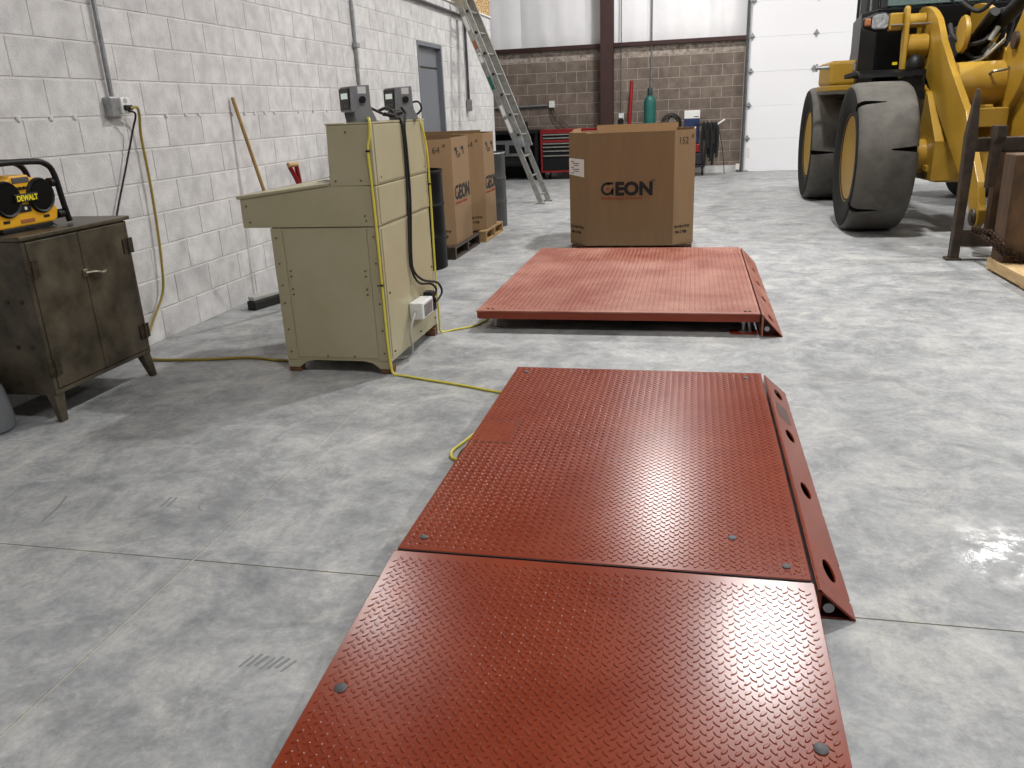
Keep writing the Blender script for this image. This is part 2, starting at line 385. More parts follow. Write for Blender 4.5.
# steel door
dr = MB().box(WX-.1, WX-.06, DY0+.03, DY1-.03, 0.01, DZ-.03).build('door_2', M['grey_door']); tag(dr, 'grey steel walk door in the block wall', 'door', kind='structure')
fr = MB().box(WX-.12, WX+.006, DY0, DY0+.05, 0, DZ).box(WX-.12, WX+.006, DY1-.05, DY1, 0, DZ).box(WX-.12, WX+.006, DY0+.05, DY1-.05, DZ-.05, DZ).build('door_frame', M['grey_door'], dr, bevel=.003)
MB().box(WX-.058, WX-.05, DY0+.08, DY1-.08, 1.93, 1.945).build('door_seam', M['patina_dk'], dr)
MB().cyl((WX-.06, DY0+.12, 1.02), (WX-.005, DY0+.12, 1.02), .012).cyl((WX-.005, DY0+.12, 1.02), (WX-.005, DY0+.24, 1.02), .011).build('door_handle', M['galv'], dr, smooth=True)

# back wall
DX0, DX1, DH = .95, 5.25, 3.7
wb = MB().box(X0, DX0, YB+.004, YB+.3, 0, 12*BH).box(DX1, X1, YB, YB+.3, 0, 7.2).box(DX0, DX1, YB+.05, YB+.3, DH, 7.2).box(X0, DX0, YB+.12, YB+.3, 12*BH, 7.2)
wb = wb.build('wall_back', M['mortar_b']); tag(wb, 'brown block wall at the far end with white insulation above', 'wall', kind='structure')
lay(wb, 'y', -6.0, DX0-.02, -.695, 12, [M['block_b'], M['block_split']], YB, .03, split=11)
# rough bits on the split-face course
MB().box(-6, DX0, YB-.006, YB+.003, 0, .13).build('concrete_curb', M['block_w'], wb)
gt = MB().box(-6, DX0, YB-.10, YB+.11, 12*BH+.002, 12*BH+.02).box(-6, DX0, YB-.10, YB-.09, 12*BH+.02, 12*BH+.075).build('trim_1', M['steel_brown']); tag(gt, 'dark brown steel girt capping the brown block wall', 'trim', kind='structure')
# quilted vinyl panels
xs = [-6.0, -4.75, -3.45, -2.15, -.95, .25, DX0]
for a, b in zip(xs, xs[1:]):
    n, mz = 14, 10; vs = []; z0, z1 = 12*BH+.03, 7.15
    for j in range(mz+1):
        z = z0 + (z1-z0)*(j/mz)**1.6
        for i in range(n+1):
            t = i/n; bulge = .055*math.sin(PI*t)**.6*min(1, .35+(z-z0)/.5) + .012*math.sin(7*t*PI+a*3+z*1.3)*math.sin(PI*t)
            vs.append((a+(b-a)*t, YB+.11-bulge, z))
    fs = [(j*(n+1)+i, j*(n+1)+i+1, (j+1)*(n+1)+i+1, (j+1)*(n+1)+i) for j in range(mz) for i in range(n)]
    MB().add(vs, fs).build('insulation_panel', M['vinyl'], wb, smooth=True, fix=False)
# column
cx = -1.68
co = MB().box(cx-.12, cx+.12, 16.70, 16.715, 0, 7.15).box(cx-.12, cx+.12, 16.975, 16.99, 0, 7.15).box(cx-.006, cx+.006, 16.71, 16.98, 0, 7.15).build('column', M['steel_brown'])
tag(co, 'dark red-brown steel column standing before the back wall', 'column', kind='structure')
MB().box(cx-.16, cx+.16, 16.68, 17.0, 0, .02).build('base_plate', M['steel_brown'], co)

# sectional overhead door
od = MB().box(DX0, DX1, YB+.03, YB+.04, 0, DH).build('door_1', M['door_white']); tag(od, 'white sectional overhead door in the back wall', 'door', kind='structure')
PH = .617
for k in range(6):
    za, zb = .012+k*PH, (k+1)*PH
    if zb > DH: zb = DH
    p = MB().box(DX0+.05, DX1-.05, YB-.025, YB+.03, za-.010, zb+.0003).build('door_panel', M['door_white'], od, bevel=.003)
    for q in range(2): MB().box(DX0+.05, DX1-.05, YB-.0265, YB-.025, za+.2*(q+1), za+.2*(q+1)+.004).build('panel_rib', M['door_white'], p)
    for hx in (DX0+.10, 2.2, 3.3, 4.4):
        if k:
            h = MB().prism([(hx-.045, za), (hx, za+.075), (hx+.045, za), (hx, za-.075)], 'y', YB-.036, YB-.025).cyl((hx-.05, YB-.04, za), (hx+.05, YB-.04, za), .011, n=10).build('hinge', M['galv'], od)
    MB().box(DX0+.02, DX0+.14, YB-.05, YB-.038, za-.01, za+.02).cyl((DX0+.03, YB-.06, za), (DX0+.12, YB-.06, za), .013, n=10).build('roller', M['galv'], od)
MB().box(DX0+.10, DX0+.16, YB-.03, YB-.024, .26, .46).build('warning_sticker', M['paper'], od)
jb = MB().box(DX0-.012, DX0+.02, YB-.11, YB+.05, 0, DH).build('trim_2', M['jamb']); tag(jb, 'galvanised steel door jamb beside the brown block wall', 'trim', kind='structure')
MB().box(DX0+.036, DX0+.052, YB-.10, YB-.06, 0.03, DH).build('door_track', M['galv'], jb)
MB().box(DX0-.1, DX0-.03, YB-.12, YB-.05, .05, .16).build('sensor_box', M['paper'], jb)

# conduits and wall boxes
def conduit(label, pts, r, boxes, m='galv', cat='conduit'):
    root = thing('conduit', pts[-1], label, cat)
    MB().tube(pts, r, 8, 0).build('pipe', M[m], root, smooth=True)
    for (c, sz, mm) in boxes:
        MB().box(c[0]-sz[0]/2, c[0]+sz[0]/2, c[1]-sz[1]/2, c[1]+sz[1]/2, c[2]-sz[2]/2, c[2]+sz[2]/2).build('outlet_box', M[mm], root, bevel=.006)
    return root
c1 = conduit('grey conduit dropping to the outlet box above the steel cabinet', [(WX+.025, 4.445, 2.8), (WX+.025, 4.445, 1.535)], .014, [])
ob_ = thing('outlet_box', (WX+.001, 4.42, 1.42), 'grey outlet box with two cords plugged in, on the block wall', 'outlet')
MB().box(WX+.001, WX+.055, 4.385, 4.465, 1.42, 1.53).build('box_body', M['galv'], ob_, bevel=.005)
pl_ = MB().box(WX+.001, WX+.065, 4.465, 4.55, 1.435, 1.53).build('receptacle', M['white_pl'], ob_, bevel=.008)
MB().box(WX+.065, WX+.08, 4.48, 4.55, 1.455, 1.485).build('plug', M['black'], ob_, bevel=.004)
MB().cyl((WX+.0655, 4.505, 1.51), (WX+.068, 4.505, 1.51), .015).build('socket_face', M['grey_cord'], ob_)
conduit('slim conduit on the block wall above the two indicators', [(WX+.02, 8.31, 2.8), (WX+.02, 8.31, 1.2)], .018, [((WX+.03, 8.31, 2.05), (.05, .09, .05), 'galv')])
conduit('conduit running along the wall top behind the ladder and down to a box', [(WX+.03, 9.0, 2.70), (WX+.03, 12.6, 2.70), (WX+.03, 12.62, 2.68), (WX+.03, 12.62, 1.5)], .022, [((WX+.035, 12.62, 1.45), (.06, .13, .17), 'galv')], 'cap_grey')
conduit('horizontal conduit with a white box on the brown wall behind the ladder', [(-5.2, YB-.03, 1.38), (-2.9, YB-.03, 1.41)], .022, [((-2.83, YB-.045, 1.43), (.11, .08, .13), 'white_pl')])
conduit('thin conduit beside the column ending at a white outlet', [(-1.42, YB-.12, 4.4), (-1.42, YB-.12, 2.7), (-1.42, YB-.03, 2.35), (-1.42, YB-.03, 1.2)], .012, [((-1.42, YB-.045, 1.14), (.1, .08, .12), 'white_pl'), ((-1.42, YB-.09, 1.06), (.08, .06, .1), 'black')])
conduit('tall conduit dropping behind the green gas cylinder', [(-.835, YB-.125, 4.6), (-.835, YB-.125, 2.65), (-.835, YB-.03, 2.4), (-.835, YB-.03, 1.15)], .018, [])
for k, (x, y, e) in enumerate(LAMPS):
    where = ['nearest the camera over the steel scale', 'above the gap between scale and loader', 'by the back wall', 'right of the camera', 'right of the loader', 'in the far right corner', 'beyond the block wall'][k]
    r = thing('high_bay_lamp', (x, y, LAMP_Z), 'round white high bay lamp out of view ' + where, 'lamp', 'high bay lamps')
    MB().lathe([(.26, -.02), (.27, .0), (.2, .1), (.1, .16), (.08, .22)], (x, y, LAMP_Z)).build('housing', M['dark'], r, smooth=True)
    MB().cyl((x, y, LAMP_Z+.2), (x, y, 7.2), .01, n=8).build('hanger', M['galv'], r)

# ------------------------------------------------------------------ floor scales
def lugs(x0, x1, y0, y1, z, M4=None, c=.0148, Lg=.0232, Wd=.0086, h=.0022):
    """columns of slanted lugs, direction alternating from column to column, every other column shifted"""
    b = MB(); nx = int((x1-x0-.016)/c); ny = int((y1-y0-.03)/(2*c)); ox = (x1-x0-(nx-1)*c)/2; oy = (y1-y0-(ny-.5)*2*c)/2
    hexa = [(-Lg/2, 0), (-Lg/4, -Wd/2), (Lg/4, -Wd/2), (Lg/2, 0), (Lg/4, Wd/2), (-Lg/4, Wd/2)]
    tips = [(x, y, 0) for x, y in hexa] + [(x*.72, y*.5, h) for x, y in hexa]
    fs = [(i, (i+1) % 6, 6+(i+1) % 6, 6+i) for i in range(6)] + [tuple(range(6, 12))]
    A = [[tuple(Matrix.Rotation(math.radians(a), 4, 'Z') @ V(t)) for t in tips] for a in (45, -45)]
    vv = b.v; ff = b.f
    for i in range(nx):
        for j in range(ny):
            cx_, cy_ = x0+ox+i*c, y0+oy+(2*j+i % 2)*c; k = len(vv)
            for t in A[i % 2]: vv.append((cx_+t[0], cy_+t[1], z+t[2]))
            for f in fs: ff.append(tuple(q+k for q in f))
    if M4: b.v = [tuple(M4 @ V(p)) for p in b.v]
    return b
def bolt_cap(parent, x, y, z, m='cap_grey', r=.013, M4=None):
    b = MB().lathe([(r, -.002), (r, .002), (r*.75, .004)], (x, y, z), n=14)
    if M4: b.v = [tuple(M4 @ V(p)) for p in b.v]
    b.build('bolt_cap', M[m], parent, smooth=True)
ZT = .092
# near scale
sx0, sx1, sy0, sy1 = -.857, .362, 2.045, 3.885
s1 = thing('floor_scale', ((sx0+sx1)/2, (sy0+sy1)/2, 0), 'glossy red tread plate platform scale nearest the camera', 'floor scale')
MB().box(sx0, sx1, sy0, sy1, ZT-.008, ZT).build('deck_plate', M['red'], s1, bevel=.002)
tag(lugs(sx0, sx1, sy0, sy1, ZT).build('tread_lugs', M['red'], s1, smooth=True, fix=False), 'raised diamond tread pattern', kind='stuff')
MB().box(sx0+.004, sx0+.012, sy0+.04, sy1-.004, .028, ZT-.008).box(sx1-.012, sx1-.004, sy0+.04, sy1-.004, .028, ZT-.008).box(sx0+.012, sx1-.012, sy0+.04, sy0+.048, .028, ZT-.008).box(sx0+.012, sx1-.012, sy1-.012, sy1-.004, .028, ZT-.008).build('side_channel', M['red'], s1)
for x in (sx0+.09, sx1-.09):
    for y in (sy0+.1, sy1-.1): MB().lathe([(.03, 0), (.03, .012), (.014, .016), (.014, .084)], (x, y, 0), n=16).build('foot', M['galv'], s1, smooth=True)
for x, y in ((-.795, 2.119), (.156, 2.248), (.300, 2.107), (.287, 3.80), (-.795, 3.80)): bolt_cap(s1, x, y, ZT+.001)
MB().box(sx0+.002, sx1-.002, sy0-.0035, sy0-.0005, .04, ZT-.0015).build('gap_shade_strip', M['rubber'], s1)  # black strip added over the deck edge so the ramp gap looks shaded
# access lid outline: thin recessed strips around a cover plate
MB().box(-.838, -.69, 2.895, 3.125, ZT, ZT+.0012).build('access_lid', M['red'], s1)
for b in ((-.69, -.686, 2.89, 3.13), (-.84, -.686, 2.887, 2.891), (-.84, -.686, 3.127, 3.131)): MB().box(b[0], b[1], b[2], b[3], ZT, ZT+.0006).build('lid_gap', M['dark'], s1)

# ramp in front of it
ry1, ry0 = 2.032, 1.03
slope = math.atan2(ZT-.006, ry1-ry0); RL = math.hypot(ZT-.006, ry1-ry0)
MR = Matrix.Translation((0, ry1, ZT)) @ Matrix.Rotation(slope, 4, 'X')
rp = thing('scale_ramp', (-.25, 1.5, 0), 'red tread plate ramp sloping down in front of the scale', 'ramp')
rx0, rx1 = -.862, .366
MB().box(rx0, rx1, -RL, 0, -.007, 0, MR).build('ramp_plate', M['red'], rp, bevel=.002)
tag(lugs(rx0, rx1, -RL, 0, 0, MR).build('tread_lugs', M['red'], rp, smooth=True, fix=False), 'raised diamond tread pattern', kind='stuff')
for x in (rx0+.006, -.25, rx1-.006):
    MB().prism([(ry1-.01, 0), (ry1-.01, ZT-.009), (ry0+.12, .004), (ry0+.12, 0)], 'x', x-.004, x+.004).build('gusset', M['red_dark'], rp)
for px_, t in ((-.80, -.565), (.309, -.575)): bolt_cap(rp, px_, t, .001, r=.016, M4=MR)

# side guards: folded plate with oval openings
def guard(label, xt, xb, y0, y1, zt, holes, mm, sticker=False):
    root = thing('guard_rail', ((xt+xb)/2, (y0+y1)/2, 0), label, 'guard rail', 'folded steel guards beside the scales')
    top, bot = V((xt, 0, zt)), V((xb, 0, .004)); d = (bot-top); wid = d.length; d.normalize(); nrm = V((d.z*-1, 0, d.x)).normalized()
    if nrm.z < 0: nrm = -nrm
    T = .006; b = MB(); n = 32
    def P(s, y, k): return top + d*s + V((0, y, 0)) - nrm*T*k
    cuts = [y0]
    for h in holes: cuts += [h-.1, h+.1]
    cuts += [y1]
    def quadcell(ya, yb):
        vs = [P(0, ya, 0), P(wid, ya, 0), P(wid, yb, 0), P(0, yb, 0), P(0, ya, 1), P(wid, ya, 1), P(wid, yb, 1), P(0, yb, 1)]
        b.add(vs, [(0, 1, 2, 3), (7, 6, 5, 4), (0, 4, 5, 1), (2, 6, 7, 3), (1, 5, 6, 2), (0, 3, 7, 4)])
    for i in range(0, len(cuts), 2): quadcell(cuts[i], cuts[i+1])
    for h in holes:
        outer = []; inner = []
        for i in range(n):
            a = 2*PI*(i+.5)/n; c, s_ = math.cos(a), math.sin(a); k = 1/max(abs(c), abs(s_))
            outer.append((wid/2+c*k*wid/2, h+s_*k*.1)); inner.append((wid*.52+c*.024, h+s_*.058))
        vs = [P(s_, y, k) for k in (0, 1) for ring in (outer, inner) for s_, y in ring]
        fs = []
        for i in range(n):
            j = (i+1) % n
            fs += [(i, j, n+j, n+i), (2*n+j, 2*n+i, 3*n+i, 3*n+j), (n+i, n+j, 3*n+j, 3*n+i), (i, 2*n+i, 2*n+j, j)]
        b.add(vs, fs)
    b.build('sloped_plate', M[mm], root)
    MB().box(xt-.004, xt+.006, y0, y1, .004, zt-.002).build('upright_plate', M[mm], root)
    MB().box(xt, xb-.01, y0+.002, y1-.002, 0, .005).build('base_plate', M['red_dark'], root)
    k = (zt-.012)/(xb-xt)
    for y in (y0+.045, (y0+y1)/2+.12, y1-.05): MB().prism([(xt+.008, .006), (xb-.03, .006), (xt+.008, zt-.02)], 'y', y, y+.008).build('gusset', M['red_dark'], root)
    MB().cyl((xt+.028, y0+.04, zt*.36), (xt+.028, y0+.004, zt*.36), .015, n=16).build('anchor_bolt', M['galv'], root, smooth=True)
    if sticker:
        c = P(wid*.5, 3.46, -.15)
        vs = [P(wid*.25, 3.36, -.1), P(wid*.75, 3.36, -.1), P(wid*.75, 3.55, -.1), P(wid*.25, 3.55, -.1)]; MB().add(vs, [(0, 1, 2, 3)]).build('sticker', M['faded'], root)
guard('folded red guard with four oval holes along the near scale', .377, .478, 2.0, 3.85, .094, [2.176, 2.70, 3.20, 3.70], 'red', True)
guard('folded red guard with five oval holes along the far scale', .446, .568, 4.87, 7.28, .137, [5.06, 5.58, 6.08, 6.6, 7.08], 'red_dust')

# far scale
ZF = .135
fx0, fx1, fy0, fy1 = -1.345, .434, 4.905, 7.31
s2 = thing('floor_scale', ((fx0+fx1)/2, (fy0+fy1)/2, 0), 'dusty red tread plate platform scale in front of the big cardboard box', 'floor scale')
MB().box(fx0, fx1, fy0, fy1, ZF-.01, ZF).build('deck_plate', M['red_dust'], s2, bevel=.002)
tag(lugs(fx0, fx1, fy0, fy1, ZF, c=.0165).build('tread_lugs', M['red_dust'], s2, smooth=True, fix=False), 'raised diamond tread pattern', kind='stuff')
MB().box(fx0+.003, fx0+.012, fy0+.004, fy1-.004, .083, ZF-.01).box(fx1-.012, fx1-.003, fy0+.004, fy1-.004, .083, ZF-.01).box(fx0+.012, fx1-.012, fy0+.004, fy0+.012, .08, ZF-.01).box(fx0+.012, fx1-.012, fy1-.012, fy1-.004, .083, ZF-.01).build('side_channel', M['red'], s2)
for x in (-.9, -.4, .1): MB().box(x-.03, x+.03, fy0+.15, fy1-.1, .07, ZF-.012).build('cross_beam', M['red_dark'], s2)
MB().box(fx0+.1, fx1-.14, fy0+.16, fy0+.22, .04, .10).build('load_beam', M['dark'], s2)
for x in (fx0+.11, fx1-.09):
    for y in (fy0+.07, fy1-.1):
        f = MB().lathe([(.03, 0), (.03, .01), (.012, .014), (.012, .06), (.02, .061), (.02, .124)], (x, y, 0), n=16).build('foot', M['galv'], s2, smooth=True)
MB().cyl((fx1-.05, fy0+.06, .0), (fx1-.065, fy0+.06, .09), .011, n=10).build('leveling_bolt', M['galv'], s2)
MB().box(fx1-.17, fx1-.005, fy0+.01, fy0+.11, 0, .006).build('floor_plate', M['red'], s2)
for x in (fx1-.06, fx1-.085, fx0+.07, fx0+.1): bolt_cap(s2, x, fy0+.05, ZF+.001, 'red_dark', .01)

# ------------------------------------------------------------------ weighing desk
cx0, cx1, cy0, cy1 = -2.212, -1.588, 3.97, 4.815
dk = thing('weighing_desk', ((cx0+cx1)/2, (cy0+cy1)/2, 0), 'tan sheet metal standing desk with a raised hutch', 'desk')
MB().box(cx0, cx1, cy0, cy1, .07, .812).build('body', M['tan'], dk, bevel=.004)
MB().prism([(cx0-.155, .815), (cx1+.004, .815), (cx1+.004, 1.02), (-1.835, 1.029), (cx0-.155, .967)], 'y', cy0-.006, cy1+.006).build('drawer_box', M['tan'], dk, bevel=.004)
MB().prism([(cx0-.168, .965), (-1.84, 1.028), (-1.84, 1.042), (cx0-.172, .983)], 'y', cy0-.012, cy1+.012).build('desk_top', M['tan'], dk, bevel=.003)
MB().prism([(-1.835, 1.024), (cx1+.006, 1.024), (cx1+.006, 1.326), (-1.822, 1.326)], 'y', cy0-.008, cy1+.008).build('hutch', M['tan'], dk, bevel=.004)
MB().box(-1.826, cx1+.01, cy0-.01, cy1+.01, 1.326, 1.334).build('hutch_top', M['tan'], dk, bevel=.002)
# side panels in low relief, back panels
MB().box(cx0+.07, cx1-.075, cy0-.004, cy0, .09, .80).build('side_panel', M['tan'], dk, bevel=.002)
MB().box(cx1-.07, cx1+.002, cy0-.0045, cy0, .075, .81).build('corner_post', M['tan'], dk, bevel=.002)
MB().box(cx0, cx0+.065, cy0-.0045, cy0, .075, .81).build('corner_post', M['tan'], dk, bevel=.002)
MB().box(cx1, cx1+.004, cy0+.02, cy1-.02, .09, .80).build('back_panel', M['tan'], dk, bevel=.002)
MB().box(cx1+.004, cx1+.008, cy0+.02, cy1-.02, .825, 1.015).build('back_panel', M['tan'], dk, bevel=.002)
MB().box(cx1+.006, cx1+.010, cy0+.02, cy1-.02, 1.035, 1.32).build('back_panel', M['tan'], dk, bevel=.002)
for x, d in ((cx0, 1), (cx1, -1)):
    for y, e in ((cy0, 1), (cy1, -1)):
        f = MB().box(min(x, x+d*.07), max(x, x+d*.07), min(y, y+e*.06), max(y, y+e*.06), 0, .05).build('foot', M['rust'], dk, bevel=.004)
        MB().prism([(x, .072), (x+d*.16, .072), (x+d*.11, .062), (x+d*.07, .03), (x, .03)], 'y', y-.0035*e, y+.004*e).build('foot_gusset', M['tan'], f)
sc = []
for z in (.12, .25, .4, .5, .62, .76): sc += [(cx0+.03, cy0-.006, z), (cx1-.035, cy0-.006, z)]
for z in (.45, .48, .55, .58): sc += [(cx0+.09, cy0-.006, z), (cx1-.10, cy0-.006, z)]
sc += [(cx0-.12, cy0-.007, .93), (cx0-.11, cy0-.007, .845), (cx1-.07, cy0-.007, .87), (cx1-.065, cy0-.007, .845), (-1.80, cy0-.009, 1.05), (-1.66, cy0-.009, 1.05), (-1.72, cy0-.009, 1.29), (cx0+.25, cy0-.006, .10), (cx0+.41, cy0-.006, .10)]
for x, y, z in sc: MB().cyl((x, y-.002, z), (x, y+.006, z), .0055, n=8).build('screw', M['tan_seam'], dk)
for y, z in ((cy0+.05, .12), (cy0+.05, .45), (cy1-.05, .12), (cy1-.05, .45), (cy0+.07, 1.06), (cy1-.06, 1.06), (cy0+.5, .11)): MB().cyl((cx1+.002, y, z), (cx1+.012, y, z), .0055, n=8).build('screw', M['tan_seam'], dk)

# indicators on the hutch
def indicator(label, x, y, rz):
    r = thing('scale_indicator', (x, y, 1.3345), label, 'indicator', 'grey weight indicators', rz)
    r.scale = (.84, .84, .92)
    w, d = .105, .075
    MB().prism([(-d, .055), (-d+.006, .19), (.055, .196), (.055, .10), (.03, .055)], 'y', -w, w).build('enclosure', M['grey_ind'], r, bevel=.004, local=True)
    bz = MB().box(-d-.004, -d+.002, -w+.008, w-.008, .066, .18).build('bezel', M['black'], r, local=True)
    MB().box(-d-.006, -d-.003, -w+.03, w-.05, .125, .155).build('screen', M['screen'], bz, local=True)
    for i in range(3): MB().box(-d-.007, -d-.003, -w+.03+i*.05, -w+.06+i*.05, .082, .096).build('key', M['cap_grey'], bz, local=True)
    st = MB().prism([(-.045, .0), (.082, .0), (.082, .012), (.06, .055), (.05, .10), (-.02, .085), (-.055, .05)], 'y', -w-.004, -w+.001).prism([(-.045, .0), (.082, .0), (.082, .012), (.06, .055), (.05, .10), (-.02, .085), (-.055, .05)], 'y', w-.001, w+.004).box(-.05, .10, -w, w, 0, .004).build('stand', M['grey_ind'], r, local=True)
    MB().cyl((.0, -w-.004, .118), (.0, -w-.024, .118), .019, n=16).build('knob', M['black'], r, smooth=True, local=True)
    MB().cyl((.0, w+.004, .118), (.0, w+.024, .118), .019, n=16).build('knob', M['black'], r, smooth=True, local=True)
    MB().box(-.022, .03, -w-.0015, -w, .15, .186).build('sticker', M['white_pl'], r, local=True)
    for z in (.07, .1, .14): MB().cyl((.05, -.03, z), (.068, -.03, z), .007, n=10).build('connector', M['black'], r, local=True)
indicator('grey weight indicator on the desk hutch, nearer the camera', -1.715, 4.14, math.radians(40))
indicator('grey weight indicator on the desk hutch, farther from the camera', -1.665, 4.66, math.radians(40))
# clipboard lying on the sloping top
cb = thing('clipboard', (-2.0, 4.55, 1.035), 'dark clipboard leaning against the hutch on the desk top', 'clipboard')
MB().prism([(-2.02, 1.033), (-1.90, 1.046), (-1.845, 1.085), (-1.845, 1.078), (-1.90, 1.040), (-2.02, 1.029)], 'y', 4.2, 4.5).build('board', M['galv'], cb)
MB().prism([(-1.90, 1.062), (-1.842, 1.125), (-1.842, 1.075), (-1.87, 1.05)], 'y', 4.1, 4.5).build('clip', M['black'], cb)

# power box on the back of the desk
pb = thing('power_box', (-1.584, 4.42, .22), 'white power outlet box screwed to the back of the desk', 'outlet')
MB().box(-1.583, -1.50, 4.30, 4.50, .225, .325).build('box_body', M['white_pl'], pb, bevel=.008)
MB().box(-1.50, -1.496, 4.33, 4.47, .24, .31).build('face_plate', M['galv'], pb)
for y, z in ((4.53, .30), (4.55, .255)):
    MB().box(-1.56, -1.505, y-.03, y+.035, z-.03, z+.045).build('plug_adapter', M['black'], pb, bevel=.005)

def cable(name, label, pts, r, m, cat='cable', n=8, parts=()):
    o = thing(name, pts[-1], label, cat) if parts else None
    b = MB().tube(pts, r, n)
    if parts:
        b.build('cord', M[m], o, smooth=True)
        for nm, bx, mm in parts: MB().box(*bx).build(nm, M[mm], o, bevel=.002)
        return o
    zz = min(pts, key=lambda p: p[2]); e = b.build(name, M[m], smooth=True)
    return tag(e, label, cat)
cr = .0065
cable('scale_cable', 'yellow cable down the near desk corner and across the floor to the near scale',
      [(-1.66, 4.16, 1.352), (-1.63, 4.05, 1.35), (-1.583, 3.96, 1.345), (-1.585, 3.948, 1.27), (-1.602, 3.950, 1.20), (-1.600, 3.953, 1.05), (-1.598, 3.953, .85), (-1.598, 3.956, .5), (-1.596, 3.953, .2), (-1.588, 3.95, .06), (-1.57, 3.945, .01), (-1.49, 3.925, .007), (-1.40, 3.89, .007), (-1.157, 3.81, .007), (-.936, 3.724, .007), (-.85, 3.70, .012)],
      cr, 'yellow_cable', parts=[('cable_tie', (-1.612, -1.592, 3.94, 3.957, 1.19, 1.20), 'black'), ('cable_tie', (-1.608, -1.588, 3.946, 3.962, .5, .51), 'black')])
cable('scale_cable', 'yellow cable down the far desk corner and across the floor to the far scale',
      [(-1.62, 4.66, 1.36), (-1.59, 4.72, 1.35), (-1.57, 4.75, 1.28), (-1.565, 4.79, 1.15), (-1.565, 4.80, .95), (-1.57, 4.81, .75), (-1.57, 4.80, .4), (-1.57, 4.81, .1), (-1.57, 4.83, .01), (-1.50, 4.89, .007), (-1.40, 4.98, .007), (-1.36, 5.08, .007), (-1.33, 5.16, .012)],
      cr, 'yellow_cable', parts=[('cable_tie', (-1.577, -1.557, 4.79, 4.81, .95, .96), 'black')])
cable('scale_cable', 'short yellow cable loop poking out under the left edge of the near scale',
      [(-.84, 3.26, .02), (-.90, 3.20, .007), (-.935, 3.06, .007), (-.955, 2.97, .007), (-.93, 2.90, .007), (-.84, 2.86, .02)], cr, 'yellow_cable')
cable('scale_cable', 'thin dark cable beside the yellow loop at the near scale', [(-.84, 3.13, .02), (-.90, 3.06, .006), (-.915, 2.93, .006), (-.84, 2.80, .02)], .004, 'rubber')
cable('power_cable', 'left strand of the black cord bundle down the back of the desk',
      [(-1.66, 4.20, 1.40), (-1.62, 4.26, 1.37), (-1.59, 4.36, 1.35), (-1.578, 4.395, 1.342), (-1.568, 4.400, 1.28), (-1.569, 4.405, 1.1), (-1.57, 4.395, .9), (-1.572, 4.355, .6), (-1.57, 4.37, .5), (-1.55, 4.42, .42), (-1.53, 4.58, .38), (-1.52, 4.64, .33), (-1.53, 4.585, .28)], .007, 'rubber')
cable('power_cable', 'right strand of the black cord bundle down the back of the desk',
      [(-1.63, 4.58, 1.40), (-1.59, 4.54, 1.365), (-1.57, 4.47, 1.35), (-1.562, 4.415, 1.29), (-1.56, 4.417, 1.15), (-1.56, 4.410, .9), (-1.565, 4.365, .6), (-1.565, 4.385, .5), (-1.54, 4.46, .43), (-1.515, 4.66, .37), (-1.505, 4.70, .30), (-1.52, 4.60, .255)], .007, 'rubber')
cable('power_cable', 'coil of black cord bunched behind the indicators on the hutch',
      [(-1.64, 4.24, 1.385), (-1.60, 4.28, 1.40), (-1.60, 4.38, 1.365), (-1.62, 4.46, 1.36), (-1.60, 4.50, 1.375), (-1.63, 4.42, 1.37), (-1.64, 4.32, 1.365), (-1.61, 4.27, 1.37), (-1.585, 4.34, 1.36)], .008, 'rubber')
cable('power_cable', 'black cord looped beside the farther indicator',
      [(-1.62, 4.66, 1.42), (-1.57, 4.70, 1.43), (-1.56, 4.73, 1.39), (-1.59, 4.72, 1.36), (-1.61, 4.66, 1.36)], .006, 'rubber')
cable('power_cable', 'grey cord from the white power box down to the floor',
      [(-1.545, 4.305, .27), (-1.54, 4.26, .26), (-1.545, 4.22, .22), (-1.55, 4.20, .15), (-1.56, 4.24, .07), (-1.60, 4.26, .015), (-1.70, 4.2, .008)], .008, 'grey_cord')
cable('extension_cable', 'olive yellow extension cord hanging from the wall outlet to the floor',
      [(WX+.08, 4.52, 1.465), (WX+.09, 4.57, 1.47), (WX+.06, 4.62, 1.42), (WX+.035, 4.635, 1.3), (WX+.035, 4.64, 1.04), (WX+.035, 4.63, .75), (WX+.035, 4.61, .53), (WX+.035, 4.57, .33), (WX+.035, 4.44, .19), (WX+.05, 4.30, .07), (WX+.12, 4.15, .012), (-3.18, 4.085, .009), (-2.88, 4.11, .009), (-2.58, 4.175, .009), (-2.31, 4.137, .009), (-2.0, 4.25, .009)], .0085, 'olive_cord', 'cord')
cable('power_cable', 'thin black cord from the wall outlet down behind the steel cabinet',
      [(WX+.08, 4.50, 1.45), (WX+.09, 4.545, 1.43), (WX+.05, 4.54, 1.33), (WX+.03, 4.44, 1.12), (WX+.025, 4.34, .95), (WX+.025, 4.25, .80)], .006, 'rubber', 'cord')
cable('power_cable', 'dangling wires below the white box on the brown wall, left strand', [(-2.85, YB-.05, 1.36), (-2.83, YB-.05, 1.2), (-2.72, YB-.05, 1.05), (-2.6, YB-.05, .98)], .009, 'fork', 'cord')
cable('power_cable', 'dangling wires below the white box on the brown wall, right strand', [(-2.80, YB-.05, 1.36), (-2.76, YB-.05, 1.25), (-2.60, YB-.05, 1.08), (-2.5, YB-.05, .98)], .009, 'fork', 'cord')

